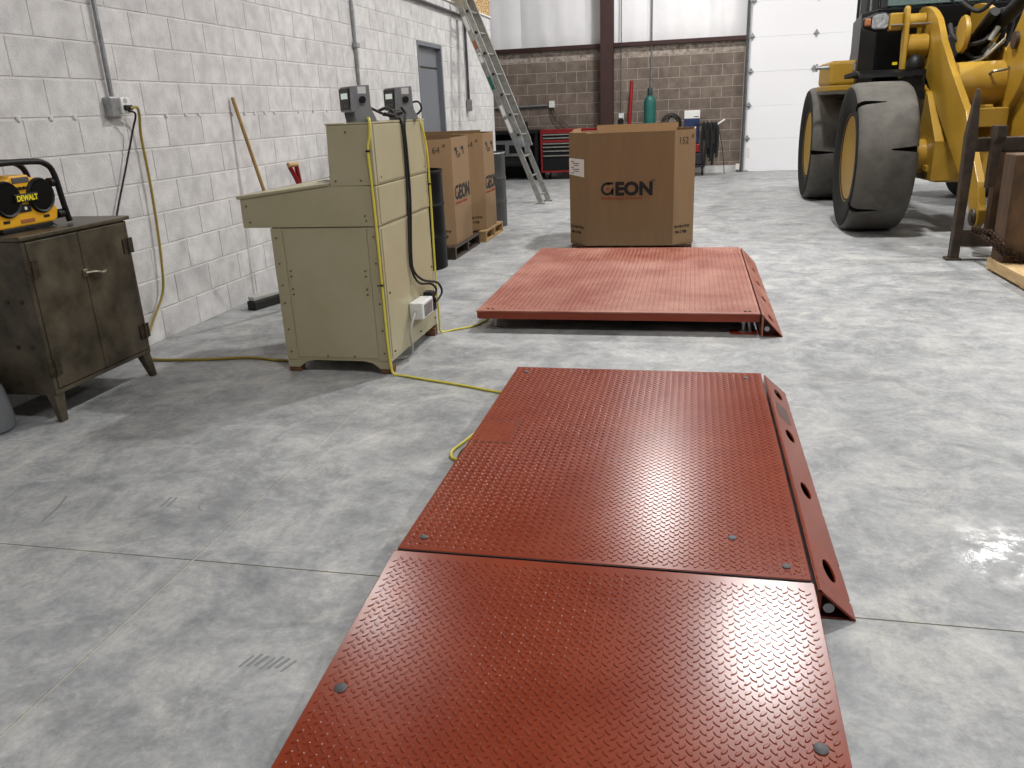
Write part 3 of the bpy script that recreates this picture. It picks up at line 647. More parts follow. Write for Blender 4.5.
# ------------------------------------------------------------------ steel cabinet and radio
kx0, kx1, ky0, ky1 = -3.40, -3.0, 3.10, 3.835
kb = thing('steel_cabinet', ((kx0+kx1)/2, (ky0+ky1)/2, 0), 'brown patinated steel cabinet with two doors standing on splayed legs', 'cabinet')
MB().box(kx0, kx1, ky0, ky1, .135, .885).build('body', M['patina'], kb, bevel=.004)
MB().box(kx0, kx1+.022, ky0-.015, ky1+.022, .886, .906).build('cabinet_top', M['patina'], kb, bevel=.004)
MB().box(kx1, kx1+.010, ky0+.002, ky0+.022, .14, .88).box(kx1, kx1+.010, ky1-.022, ky1-.002, .14, .88).box(kx1, kx1+.010, ky0+.022, ky1-.022, .14, .16).build('face_frame', M['patina'], kb)
mid = 3.475
for a, b in ((ky0+.026, mid-.003), (mid+.003, ky1-.026)):
    d = MB().box(kx1, kx1+.013, a, b, .165, .875).build('door', M['patina'], kb, bevel=.003)
    yy = a if a < mid-.1 and b < mid else b
    for z in (.27, .75):
        h = MB().box(kx1+.011, kx1+.019, yy-.038, yy-.004, z-.04, z+.04).box(kx1+.0135, kx1+.020, yy+.004, yy+.038, z-.04, z+.04).cyl((kx1+.02, yy, z-.042), (kx1+.02, yy, z+.042), .006, n=10).build('hinge', M['patina_dk'], d)
    if yy == a: MB().box(kx1+.012, kx1+.016, b-.012, b+.012, .165, .875).build('astragal', M['patina'], d)
    else: MB().cyl((kx1+.012, a+.03, .665), (kx1+.03, a+.03, .665), .012, n=12).tube([(kx1+.026, a-.035, .672), (kx1+.034, a+.03, .667), (kx1+.036, a+.075, .655), (kx1+.036, a+.10, .663)], .008, 8).build('latch_handle', M['brass'], d, smooth=True)
MB().box(kx1+.012, kx1+.022, mid-.035, mid-.005, .655, .69).build('latch_plate', M['brass'], kb, bevel=.003)
for x, dx in ((kx0+.06, -.0), (kx1-.01, .02)):
    for y, dy in ((ky0+.03, -.015), (ky1-.03, .02)):
        b = MB(); a = .034; c = .02
        vs = [(x-a, y-a, .14), (x+a*.3, y-a, .14), (x+a*.3, y+a, .14), (x-a, y+a, .14), (x+dx-c, y+dy-c, 0), (x+dx+c*.3, y+dy-c, 0), (x+dx+c*.3, y+dy+c, 0), (x+dx-c, y+dy+c, 0)]
        b.add(vs, [(0, 1, 2, 3), (7, 6, 5, 4), (0, 4, 5, 1), (1, 5, 6, 2), (2, 6, 7, 3), (3, 7, 4, 0)]).build('leg', M['patina'], kb, bevel=.003)
for y, z in ((ky0-.002, .6), (ky0-.002, .38)):
    for x in (-3.06, -3.14): MB().cyl((x, ky0-.003, z), (x, ky0+.002, z), .012, n=10).build('rivet', M['patina_dk'], kb)

rx = -3.12      # front plane of the radio (faces +x)
rd = thing('jobsite_radio', (rx-.09, 3.33, .906), 'yellow and black jobsite radio with roll cage standing on the steel cabinet', 'radio')
yc, zc = 3.33, 1.06
prof = [(3.135, .945), (3.155, .93), (3.50, .93), (3.525, .945), (3.535, .985), (3.505, 1.03), (3.50, 1.12), (3.47, 1.145), (3.40, 1.15), (3.385, 1.165), (3.275, 1.165), (3.26, 1.15), (3.19, 1.145), (3.155, 1.12), (3.15, 1.03), (3.125, .985)]
MB().prism(prof, 'x', rx-.15, rx).build('housing', M['yellow_pl'], rd, bevel=.008)
MB().box(rx-.14, rx-.005, 3.17, 3.49, .908, .93).build('base', M['black'], rd, bevel=.004)
for y in (3.227, 3.437):
    s_ = MB().lathe([(.083, -.02), (.085, .006), (.078, .016), (.070, .010), (.04, -.002), (.0301, -.004), (.0300, .004), (.018, .008)], (rx, y, 1.062), (1, 0, 0), 28).build('speaker', M['black'], rd, smooth=True)
    MB().lathe([(.068, .009), (.05, .0065), (.02, .008)], (rx+.003, y, 1.062), (1, 0, 0), 24).build('speaker_grille', M['cab_black'], s_, smooth=True)
MB().box(rx-.005, rx+.020, 3.262, 3.404, 1.042, 1.081).build('name_plate', M['black'], rd, bevel=.003)
text('lettering', 'DEWALT', .036, onface((rx+.0208, 3.270, 1.049), (0, 1, 0), (0, 0, 1)), M['yel_print'], rd, bold=.0012, sx=.88)
MB().box(rx-.002, rx+.004, 3.285, 3.385, 1.13, 1.155).build('display', M['cap_grey'], rd, bevel=.002)
for y in (3.295, 3.32, 3.345, 3.37): MB().cyl((rx-.002, y, 1.105), (rx+.010, y, 1.105), .008, n=12).build('tuning_button', M['black'], rd, smooth=True)
MB().box(rx-.002, rx+.005, 3.285, 3.36, .995, 1.03).build('battery_window', M['black'], rd)
MB().cyl((rx+.004, 3.325, 1.012), (rx+.008, 3.325, 1.012), .008, n=10).build('power_knob', M['white_pl'], rd)
for y in (3.20, 3.45): MB().box(rx-.002, rx+.003, y-.018, y+.018, .955, .967).build('slot', M['black'], rd)
MB().box(rx-.002, rx+.003, 3.285, 3.37, .945, .962).build('badge', M['amber'], rd)
for xx in (rx+.005, rx-.155):
    MB().tube([(xx, 3.12, .916), (xx, 3.11, 1.0), (xx, 3.125, 1.15), (xx, 3.17, 1.215), (xx, 3.25, 1.225), (xx, 3.42, 1.222), (xx, 3.50, 1.21), (xx, 3.55, 1.16), (xx, 3.575, 1.0), (xx, 3.59, .918)], .0145, 12).build('roll_bar', M['black'], rd, smooth=True)
for y, z in ((3.52, 1.115), (3.53, .96), (3.14, 1.115), (3.13, .96)):
    yo = 3.575 if y > 3.3 else 3.115
    MB().cyl((rx-.01, y, z), (rx-.01, yo, z), .022, n=14).build('bumper', M['black'], rd, smooth=True)
MB().tube([(rx+.005, 3.27, 1.222), (rx-.08, 3.28, 1.235), (rx-.155, 3.29, 1.222)], .012, 10).build('cross_bar', M['black'], rd, smooth=True)
MB().cyl((rx-.07, 3.28, 1.15), (rx-.09, 3.235, 1.36), .006, n=8).build('antenna', M['black'], rd)
rd.location.y -= .012
cable('charging_cable', 'thin black charging cable lying in front of the radio', [(rx+.0, 3.30, .925), (rx+.03, 3.36, .911), (rx+.05, 3.40, .911), (rx+.035, 3.45, .911), (rx, 3.47, .92)], .0025, 'rubber', 'cable')

# grey rounded object cut by the left frame edge
gb = MB().lathe([(.08, 0), (.12, .01), (.125, .06), (.12, .14), (.105, .21), (.07, .27), (.03, .30)], (-3.28, 2.945, 0), (0, 0, 1), 28)
gb = gb.build('rubber_sack', M['grey_bag'], smooth=True); tag(gb, 'grey rounded sack on the floor at the left edge beside the cabinet', 'sack')

# ------------------------------------------------------------------ broom and shovel by the wall
br = thing('push_broom', (-3.25, 5.75, 0), 'wooden handled push broom leaning on the block wall', 'broom')
MB().tube([(-3.10, 5.85, .09), (-3.39, 5.79, 1.535)], .014, 10, 0).build('handle', M['wood'], br, smooth=True)
MB().bar((-3.24, 5.38, .085), (-3.06, 5.95, .085), .065, .03).build('broom_block', M['grey_cord'], br, bevel=.006)
b = MB().bar((-3.235, 5.36, .035), (-3.055, 5.95, .035), .085, .07)
b.build('bristles', M['rubber'], br, bevel=.008)
sh = thing('shovel', (-2.72, 5.35, 0), 'red D-handled shovel standing behind the desk', 'shovel')
MB().tube([(-2.72, 5.62, .3), (-2.62, 5.16, .93)], .016, 10, 0).build('shaft', M['wood'], sh, smooth=True)
MB().tube([(-2.63, 5.20, .90), (-2.622, 5.15, .97), (-2.632, 5.09, 1.065)], .016, 8).tube([(-2.63, 5.20, .90), (-2.615, 5.17, .97), (-2.608, 5.14, 1.065)], .016, 8).build('yoke', M['red_grip'], sh, smooth=True)
MB().cyl((-2.636, 5.08, 1.075), (-2.604, 5.15, 1.075), .017, n=12).build('grip', M['pallet_lt'], sh, smooth=True)
MB().prism([(-.13, .0), (.13, .0), (.13, .26), (.06, .32), (-.06, .32), (-.13, .26)], 'y', -.006, .006)
bl = MB(); bl.prism([(-.12, .0), (.12, .0), (.12, .26), (.05, .33), (-.05, .33), (-.12, .26)], 'y', -.005, .005)
bl.v = [tuple(Matrix.Translation((-2.765, 5.83, .005)) @ Matrix.Rotation(math.radians(34), 4, 'X') @ V(p)) for p in bl.v]; bl.build('blade', M['galv'], sh)

# ------------------------------------------------------------------ drums
def drum(label, x, y, m):
    r = thing('steel_drum', (x, y, 0), label, 'drum', 'steel drums')
    R_ = .289
    pr_ = [(R_, 0), (R_+.004, .008), (R_, .02)]
    for z in (.30, .58): pr_ += [(R_, z-.018), (R_+.009, z), (R_, z+.018)]
    pr_ += [(R_, .85), (R_+.005, .862), (R_, .874), (R_-.008, .874), (R_-.01, .852)]
    MB().lathe(pr_, (x, y, 0), n=40).build('shell', M[m], r, smooth=True)
    MB().lathe([(R_+.004, .868), (R_+.008, .872), (R_+.004, .882), (R_-.006, .882)], (x, y, 0), n=40, close=True).build('rim_ring', M['galv'] if m == 'drum_gry' else M[m], r, smooth=True)
    MB().cyl((x+.16, y-.1, .852), (x+.16, y-.1, .868), .03, n=14).build('bung_cap', M['galv'], r)
drum('black steel drum between the tan desk and the cardboard boxes', -2.49, 7.08, 'drum_blk')
drum('dark grey steel drum behind the farther left cardboard box', -2.52, 9.82, 'drum_gry')

# ------------------------------------------------------------------ pallets and bulk boxes
def pallet(label, x0, x1, y0, y1, h=.13, along='x', wood='pallet'):
    r = thing('wooden_pallet', ((x0+x1)/2, (y0+y1)/2, 0), label, 'pallet', 'wooden pallets')
    n = 7; w = .09
    if along == 'x':
        for i in range(3):
            x = x0 + (x1-x0-.045)*i/2; MB().box(x, x+.045, y0, y1, .018, h-.018).build('stringer', M[wood], r)
        for i in range(n):
            y = y0 + (y1-y0-w)*i/(n-1); MB().box(x0, x1, y, y+w, h-.018, h).build('deck_board', M[wood], r)
        for i in (0, 3, 6):
            y = y0 + (y1-y0-w)*i/(n-1); MB().box(x0, x1, y, y+w, 0, .018).build('bottom_board', M[wood], r)
    else:
        for i in range(3):
            y = y0 + (y1-y0-.045)*i/2; MB().box(x0, x1, y, y+.045, .018, h-.018).build('stringer', M[wood], r)
        for i in range(n):
            x = x0 + (x1-x0-w)*i/(n-1); MB().box(x, x+w, y0, y1, h-.018, h).build('deck_board', M[wood], r)
        for i in (0, 3, 6):
            x = x0 + (x1-x0-w)*i/(n-1); MB().box(x, x+w, y0, y1, 0, .018).build('bottom_board', M[wood], r)
def octo(x0, x1, y0, y1, c):
    return [(x0+c, y0), (x1-c, y0), (x1, y0+c), (x1, y1-c), (x1-c, y1), (x0+c, y1), (x0, y1-c), (x0, y0+c)]
def bulkbox(label, x0, x1, y0, y1, z0, z1, c, rz=0):
    """octagonal corrugated box, open top: each wall panel a part"""
    r = thing('bulk_box', ((x0+x1)/2, (y0+y1)/2, z0), label, 'box', 'octagonal bulk boxes')
    O = octo(x0, x1, y0, y1, c); I = octo(x0+.014, x1-.014, y0+.014, y1-.014, c); n = 8
    nm = ['front_panel', 'corner_panel', 'right_panel', 'corner_panel', 'back_panel', 'corner_panel', 'left_panel', 'corner_panel']
    random.seed(int(abs(x0)*100))
    for i in range(n):
        j = (i+1) % n; h = z1 + random.uniform(-.008, .012) + (.02 if nm[i] == 'back_panel' else 0)
        vs = [(*O[i], z0), (*O[j], z0), (*O[j], h), (*O[i], h), (*I[i], z0), (*I[j], z0), (*I[j], h), (*I[i], h)]
        MB().add(vs, [(0, 1, 2, 3), (7, 6, 5, 4), (0, 4, 5, 1), (3, 2, 6, 7), (0, 3, 7, 4), (1, 5, 6, 2)]).build(nm[i], M['card'], r, bevel=.002, seg=1)
        vs = [(*O[i], h+.001), (*O[j], h+.001), (*I[j], h+.001), (*I[i], h+.001)]; MB().add(vs, [(0, 1, 2, 3)]).build('cut_edge', M['card_edge'], r)
    MB().prism([p for p in I], 'z', z0, z0+.01).build('bottom', M['card_in'], r)
    return r
def logo(parent, p, xd, s):
    """company mark: bold word with a dot in the G, small line below; s = cap height"""
    p = V(p); xd = V(xd).normalized(); up = V((0, 0, 1))
    k = s/.7
    text('lettering', 'EON', k, onface(p + xd*s*1.12, xd, up), M['ink'], parent, bold=.05*k, sx=1.02)
    # the G: a thick squared ring open at upper right
    z = xd.cross(up); b = MB()
    pts = []; R_ = s*.5; n = 30
    def E_(a, r): return p + xd*(s*.5 + r*math.cos(a)*1.0) + up*(s*.5 + r*math.sin(a)) + z*.0012
    a0, a1 = math.radians(62), math.radians(352)
    for i in range(n+1):
        a = a0+(a1-a0)*i/n; pts.append((E_(a, R_*1.04), E_(a, R_*.66)))
    vs = [q for t in pts for q in t]; b.add(vs, [(2*i, 2*i+2, 2*i+3, 2*i+1) for i in range(n)])
    q = lambda u, v: p + xd*s*u + up*s*v + z*.0012
    b.add([q(.5, .84), q(.98, .84), q(.98, 1.02), q(.5, 1.02)], [(0, 1, 2, 3)])
    b.add([q(.83, -.01), q(1.02, -.01), q(1.02, .62), q(.83, .46)], [(0, 1, 2, 3)])
    b.build('lettering', M['ink'], parent)
    MB().add([q(.54+.11*math.cos(a*PI/6), .50+.11*math.sin(a*PI/6)) for a in range(12)], [tuple(range(12))]).build('logo_dot', M['ink_red'], parent)
    text('lettering', 'Performance Solutions', s*.31, onface(p + up*(-s*.36), xd, up), M['ink_red'], parent, bold=.004*s, sx=1.17)
def scrawl(parent, p, xd, body, size):
    text('marker_writing', body, size, onface(p, xd, (0, 0, 1)), M['ink_soft'], parent, bold=.0)
# big box behind the far scale
pallet('wooden pallet under the big cardboard box behind the far scale', -1.14, .02, 7.88, 8.86, .07, 'x', 'rusty')
b1 = bulkbox('octagonal cardboard bulk box with a black printed logo behind the far scale', -1.17, .03, 7.82, 8.87, .07, 1.125, .19)
logo(b1, (-.84, 7.8185, .552), (1, 0, 0), .117)
text('lettering', '™', .05, onface((-.375, 7.8185, .655), (1, 0, 0), (0, 0, 1)), M['ink'], b1)
sq = 2**-.5
e0 = V((-.16, 7.82, 0)); e1 = V((sq, sq, 0)); out1 = V((sq, -sq, 0))*.0015
scrawl(b1, e0 + e1*.05 + out1 + V((0, 0, 1.0)), e1, '152', .085); scrawl(b1, e0 + e1*.215 + out1 + V((0, 0, 1.05)), e1, '#', .05)
text('lettering', 'Do Not Drop', .038, onface(e0 + e1*.02 + out1 + V((0, 0, .23)), e1, (0, 0, 1)), M['ink'], b1, bold=.0008, sx=.9)
text('lettering', 'Max 2 High', .036, onface(e0 + e1*.03 + out1 + V((0, 0, .18)), e1, (0, 0, 1)), M['ink'], b1, bold=.0008, sx=.9)
w0 = V((-1.17, 8.01, 0)); w1 = V((sq, -sq, 0)); outw = V((-sq, -sq, 0))*.0015
text('lettering', 'Do Not Drop', .038, onface(w0 + w1*.02 + outw + V((0, 0, .23)), w1, (0, 0, 1)), M['ink'], b1, bold=.0008, sx=.9)
text('lettering', 'Max 2 High', .036, onface(w0 + w1*.03 + outw + V((0, 0, .18)), w1, (0, 0, 1)), M['ink'], b1, bold=.0008, sx=.9)
p0 = w0 + outw
lb = MB().add([p0+w1*.0+V((0, 0, .74)), p0+w1*.235+V((0, 0, .72)), p0+w1*.235+V((0, 0, .885)), p0+V((0, 0, .895))], [(0, 1, 2, 3)]).build('shipping_label', M['paper'], b1)
for k in range(7):
    a = p0+outw*.6+w1*(.03+.02*(k % 3))+V((0, 0, .86-.018*k)); q = a+w1*(.05+.03*((k*5) % 3)); MB().add([a, q, q+V((0, 0, .007)), a+V((0, 0, .007))], [(0, 1, 2, 3)]).build('print_line', M['ink_soft'], lb)
# loose inner flaps standing in the box mouth
MB().box(-.99, -.15, 8.845, 8.853, 1.0, 1.17).build('inner_flap', M['card_in'], b1)
MB().box(-1.15, -1.142, 8.1, 8.7, 1.0, 1.15).build('inner_flap', M['card_in'], b1)
MB().prism([(-1.15, 8.03), (-.95, 7.84), (-.93, 7.86), (-.98, 8.0)], 'z', 1.118, 1.124).build('bent_flap', M['card_edge'], b1)
# two boxes at left
def left_box(label, plabel, xr, yf, yb_, wood):
    pallet(plabel, xr-1.13, xr+.03, yf+.02, yb_-.02, .12, 'y', wood)
    r = bulkbox(label, xr-1.15, xr, yf, yb_, .12, 1.13, .19)
    logo(r, (xr+.0015, yf+.23, .55), (0, 1, 0), .13)
    e0 = V((xr-.19, yf, 0)); e1 = V((sq, sq, 0)); o_ = V((sq, -sq, 0))*.0015
    scrawl(r, e0+e1*.06+o_+V((0, 0, 1.0)), e1, '64', .085); scrawl(r, e0+e1*.175+o_+V((0, 0, 1.05)), e1, '#', .05)
    text('lettering', 'Do Not Drop', .038, onface(e0+e1*.02+o_+V((0, 0, .25)), e1, (0, 0, 1)), M['ink'], r, bold=.0008, sx=.9)
    text('lettering', 'Max 2 High', .036, onface(e0+e1*.03+o_+V((0, 0, .20)), e1, (0, 0, 1)), M['ink'], r, bold=.0008, sx=.9)
    for y in (yf+.29, yf+.53):
        q = lambda u, v: (xr+.0015, y+u, 1.04+v)
        MB().add([q(0, 0), q(.09, 0), q(.09, -.075), q(.055, -.075), q(.055, -.03), q(0, -.03)], [(0, 1, 4, 5), (1, 2, 3, 4)]).build('print_mark', M['ink'], r)
    scrawl(r, (xr+.0015, yf+.36, .94), (0, 1, 0), 'Gm', .09)
left_box('nearer of the two cardboard bulk boxes along the left wall', 'wooden pallet under the nearer left cardboard box', -2.25, 7.44, 8.44, 'fork')
left_box('farther of the two cardboard bulk boxes along the left wall', 'wooden pallet under the farther left cardboard box', -2.20, 8.48, 9.35, 'pallet')

# ------------------------------------------------------------------ extension ladder
ld = thing('extension_ladder', (-2.13, 12.2, 0), 'aluminium extension ladder leaning against the block wall', 'ladder')
Sd = V((.05, .38, 0)); A0 = V((-2.20, 12.05, .02)); A1 = V((-3.39, 12.05, 3.02)); dL = (A1-A0).normalized(); nL = dL.cross(Sd.normalized()).normalized()
if nL.x < 0: nL = -nL
def rail(p, q, nm): MB().bar(p, q, .028, .075, nL).build(nm, M['alu'], ld, bevel=.003)
LT = (A1-A0).length
for sd in (V((0, 0, 0)), Sd): rail(A0+sd, A0+sd+dL*LT, 'base_rail')
f0 = .93
fo = nL*.08
for sd in (Sd*.06, Sd*.94): rail(A0+sd+fo+dL*f0, A0+sd+fo+dL*(LT+.5), 'fly_rail')
k = .12
while k < LT:
    MB().cyl(A0-Sd*.05+dL*k, A0+Sd*1.05+dL*k, .016, n=10).build('rung', M['alu'], ld, smooth=True); k += .305
k = f0+.1
while k < LT+.4:
    MB().cyl(A0+Sd*.02+fo+dL*k, A0+Sd*.98+fo+dL*k, .016, n=10).build('rung', M['alu'], ld, smooth=True)
    for t in (-.02, 1.02): MB().cyl(A0+Sd*(t)+fo+dL*k, A0+Sd*(t+(.02 if t > 0 else -.02))+fo+dL*k, .02, n=10).build('rung_cap', M['dark'], ld)
    k += .305
for sd in (V((0, 0, 0)), Sd):
    MB().box(-.07, .06, -.03, .03, 0, .02, Matrix.Translation(V((A0.x, A0.y, 0))+sd)).build('foot', M['alu'], ld, bevel=.003)
    MB().bar(A0+sd+dL*.85+fo*.5, A0+sd+dL*1.0+fo*.5, .04, .12, nL).build('rung_lock', M['galv'], ld)
for t, h, m_ in ((1.35, .16, 'white_pl'), (1.75, .2, 'teal'), (2.15, .14, 'white_pl'), (2.35, .12, 'amber'), (2.62, .2, 'white_pl'), (1.1, .2, 'white_pl')):
    MB().bar(A0-Sd.normalized()*.0152+dL*t, A0-Sd.normalized()*.0152+dL*(t+h), .002, .05, nL).build('sticker', M[m_], ld)

# ------------------------------------------------------------------ far end: bench, tool chest, gas cylinder, welder
tb = thing('tool_chest', (-2.4, 16.5, 0), 'red rolling tool chest with black drawers against the back wall', 'tool chest')
tx0, tx1, ty0, ty1 = -2.945, -1.85, 16.25, 16.66
MB().box(tx0, tx0+.035, ty0, ty1, .14, .94).box(tx1-.035, tx1, ty0, ty1, .14, .94).box(tx0+.035, tx1-.035, ty0, ty1, .14, .175).box(tx0+.035, tx1-.035, ty0, ty1, .885, .94).box(tx0+.035, tx1-.035, ty1-.02, ty1, .175, .885).box(tx0+.035, tx1-.035, ty0, ty0+.02, .715, .76).build('case', M['red_tool'], tb, bevel=.004)
for za, zb, hz in ((.82, .882, .86), (.764, .816, .795), (.655, .712, .69), (.585, .65, .625), (.5, .58, .55), (.41, .495, .46), (.18, .405, None)):
    d = MB().box(tx0+.038, tx1-.038, ty0+.004, ty1-.04, za, zb).build('drawer', M['black'], tb, bevel=.003)
    if hz: MB().box(tx0+.05, tx1-.05, ty0-.014, ty0+.004, hz-.011, hz+.011).build('drawer_pull', M['alu'], d, bevel=.003)
MB().box(tx0-.01, tx1+.01, ty0-.01, ty1, .94, .955).build('top_mat', M['red_tool'], tb)
for x in (tx0+.12, tx1-.12):
    for y in (ty0+.08, ty1-.08):
        w_ = MB().cyl((x-.02, y, .06), (x+.02, y, .06), .06, n=18).build('caster', M['rubber'], tb, smooth=True); MB().box(x-.035, x+.035, y-.03, y+.03, .09, .14).build('caster_fork', M['galv'], w_)
bn = thing('workbench', (-3.9, 16.6, 0), 'black steel workbench in the corner behind the ladder', 'workbench')
MB().box(-5.0, -2.99, 16.2, 16.95, .90, .96).build('bench_top', M['black'], bn, bevel=.004)
for x in (-4.95, -3.06):
    for y in (16.24, 16.88): MB().box(x, x+.06, y, y+.06, 0, .90).build('leg', M['black'], bn)
MB().box(-4.9, -3.0, 16.25, 16.9, .28, .32).build('lower_shelf', M['black'], bn)
MB().box(-4.9, -3.0, 16.9, 16.95, 0, .9).build('back_panel', M['black'], bn)
sl = thing('metal_machine', (-3.6, 16.3, .32), 'silver box with two dark openings under the black workbench', 'machine')
MB().box(-4.1, -3.25, 16.42, 16.8, .46, .78).build('housing', M['galv'], sl, bevel=.01)
MB().box(-4.0, -3.7, 16.412, 16.42, .50, .70).build('opening', M['black'], sl); MB().box(-3.62, -3.3, 16.412, 16.42, .52, .68).build('opening', M['black'], sl)
MB().box(-4.05, -3.3, 16.45, 16.78, .32, .46).build('pedestal', M['dark'], sl)
bv_ = thing('bench_vise', (-3.25, 16.4, .96), 'small dark vise on top of the black workbench', 'vise')
MB().box(-3.31, -3.21, 16.35, 16.5, .96, 1.0).build('base', M['dark'], bv_, bevel=.005); MB().box(-3.30, -3.22, 16.3, 16.45, 1.0, 1.12).build('jaw', M['dark'], bv_, bevel=.008); MB().cyl((-3.26, 16.2, 1.05), (-3.26, 16.34, 1.05), .015, n=10).build('screw_handle', M['galv'], bv_)

rp_ = MB().tube([(-1.28, 16.72, .0), (-1.20, 16.86, 1.8)], .035, 12, 0).build('red_pole', M['red_grip'], smooth=True); tag(rp_, 'red pole leaning on the brown wall left of the gas cylinder', 'pole')
gc = thing('gas_cylinder', (-.832, 16.6, 0), 'teal green gas cylinder standing by the brown wall', 'gas cylinder')
MB().lathe([(.11, 0), (.115, .02), (.115, 1.38), (.108, 1.43), (.09, 1.47), (.06, 1.50), (.045, 1.51)], (-.832, 16.6, 0), n=28).build('shell', M['teal'], gc, smooth=True)
MB().lathe([(.05, 1.505), (.05, 1.61), (.04, 1.645), (.012, 1.66)], (-.832, 16.6, 0), n=20).build('valve_cap', M['valve'], gc, smooth=True)
wd = thing('welder', (.25, 16.6, 0), 'blue and white welding machine on a cart beside the overhead door', 'welder')
MB().box(-.165, .12, 16.35, 16.85, .62, 1.06).build('case', M['blue'], wd, bevel=.01)
MB().box(-.17, .125, 16.345, 16.855, 1.06, 1.205).build('top_cover', M['white_pl'], wd, bevel=.008)
MB().box(.01, .10, 16.343, 16.346, 1.085, 1.10).build('name_strip', M['ink'], wd)
MB().box(-.22, .24, 16.3, 16.9, .16, .20).build('cart_deck', M['purple'], wd); MB().box(-.15, .2, 16.36, 16.84, .20, .42).build('wire_feeder', M['purple'], wd, bevel=.02); MB().box(-.15, .14, 16.36, 16.8, .44, .6).build('lower_case', M['red_tool'], wd, bevel=.015)
MB().tube([(-.18, 16.88, .2), (-.18, 16.88, .9), (.0, 16.88, .95), (.2, 16.88, .9), (.2, 16.88, .2)], .015, 8, 0).build('cart_handle', M['dark'], wd)
for x in (-.19, .2):
    for y in (16.36, 16.84): MB().cyl((x-.02, y, .08), (x+.02, y, .08), .08, n=18).build('wheel', M['rubber'], wd, smooth=True)
random.seed(3)
for i in range(7):
    x = .20+.036*i; y = 16.24+.03*(i % 3); b_ = .2+.07*((i*3) % 4)
    MB().tube([(x-.02, y, b_+.25), (x-.03, y, .7), (x, y-.02, .98-.02*(i % 2)), (x+.05, y, .7), (x+.03, y+.01, b_)], .024, 8).build('hanging_lead', M['rubber'], wd, smooth=True)
MB().bar((.05, 16.27, .955), (.46, 16.27, .955), .025, .025).build('lead_hook', M['dark'], wd); MB().bar((.05, 16.27, .955), (.05, 16.36, .955), .025, .025).build('hook_arm', M['dark'], wd); MB().bar((.44, 16.27, .94), (.58, 16.27, 1.03), .03, .03).build('torch', M['white_pl'], wd); MB().tube([(.46, 16.3, .94), (.56, 16.4, .5), (.62, 16.5, .008)], .008, 6).build('ground_lead', M['rubber'], wd)
hc = thing('hose_coil', (-.40, 16.7, .2), 'coil of black hose on a stand behind the cardboard box', 'hose')
for k_, (rr, yy) in enumerate(((.16, 16.6), (.13, 16.64), (.19, 16.68))):
    MB().tube([(-.42+rr*math.cos(a*PI/8), yy, .97+rr*math.sin(a*PI/8)) for a in range(17)], .012, 8, 2).build('hose_loop', M['rubber'], hc, smooth=True)
MB().tube([(-.62, 16.62, .3), (-.58, 16.62, .8), (-.45, 16.62, 1.08), (-.34, 16.62, 1.12), (-.25, 16.62, .98), (-.24, 16.62, .7)], .015, 8).build('hose_end', M['rubber'], hc, smooth=True)
MB().box(-.48, -.36, 16.66, 16.72, 0, .95).build('reel_stand', M['dark'], hc)

# ------------------------------------------------------------------ wheel loader
LX = 2.66
lo = thing('wheel_loader', (LX, 11.0, 0), 'yellow wheel loader with smooth solid tires parked at right', 'wheel loader')
WR, WW = .738, .56
def wheel(x0, y, d, notches):
    """x0 = outer face, d = +1 when the outer face looks to -x"""
    prof_t = [(.42, .05), (.52, .015), (.65, .0), (.70, .008), (WR-.012, .035), (WR, .07), (WR+.004, WW*.5), (WR, WW-.07), (WR-.012, WW-.035), (.70, WW-.008), (.65, WW), (.52, WW-.015), (.42, WW-.05)]
    t = MB().lathe(prof_t, (x0, y, WR), (d, 0, 0), 64, close=True).build('tire', M['tire'], lo, smooth=True)
    t.data.materials.append(M['tire_side'])
    ax = V((x0, y, WR)) - t.parent.location
    for p in t.data.polygons:
        c = p.center - ax
        if math.hypot(c.y, c.z) < .712: p.material_index = 1
    cut = MB()
    for a, side, ln in notches:
        a = math.radians(a); dr_ = V((0, math.cos(a), math.sin(a))); tn = V((1, 0, 0))
        c0 = V((x0, y, WR)) + dr_*(WR+.02); base = 0 if side == 0 else WW
        xs_ = (-.02, ln) if side == 0 else (WW-ln, WW+.02)
        tang = V((0, -math.sin(a), math.cos(a)))
        wA, wB = (.034, .006) if side == 0 else (.006, .034)
        vs = []
        for xx, ww in ((xs_[0], wA), (xs_[1], wB)):
            for s_, q in ((-1, -.12), (1, -.12), (1, .03), (-1, .03)): vs.append(V((x0+d*xx, y, WR)) + dr_*(WR+q) + tang*s_*ww)
        cut.add(vs, [(3, 2, 1, 0), (4, 5, 6, 7), (0, 1, 5, 4), (1, 2, 6, 5), (2, 3, 7, 6), (3, 0, 4, 7)])
    if notches:
        co_ = cut.build('cutter', M['tire_side'], lo)
        bo = t.modifiers.new('b', 'BOOLEAN'); bo.object = co_; bo.operation = 'DIFFERENCE'; bo.solver = 'EXACT'
        dg = bpy.context.evaluated_depsgraph_get(); me = bpy.data.meshes.new_from_object(t.evaluated_get(dg)); t.modifiers.clear(); t.data = me
        bpy.data.objects.remove(co_)
        me.set_sharp_from_angle(angle=math.radians(38))
    tp = t
    rm = MB().lathe([(.435, .05), (.445, .04), (.445, .07), (.42, .08), (.41, .22), (.38, .26), (.24, .28), (.22, .22), (.10, .20), (.02, .20)], (x0, y, WR), (d, 0, 0), 40).build('rim', M['yellow'], tp, smooth=True, local=True)
    rm.data.transform(Matrix.Translation(-V(lo.location)))
    for i in range(10):
        a = 2*PI*i/10
        bb = MB().cyl((x0+d*.185, y+.31*math.cos(a), WR+.31*math.sin(a)), (x0+d*.215, y+.31*math.cos(a), WR+.31*math.sin(a)), .02, n=8).build('wheel_bolt', M['fork'], tp, local=True); bb.data.transform(Matrix.Translation(-V(lo.location)))
    return t
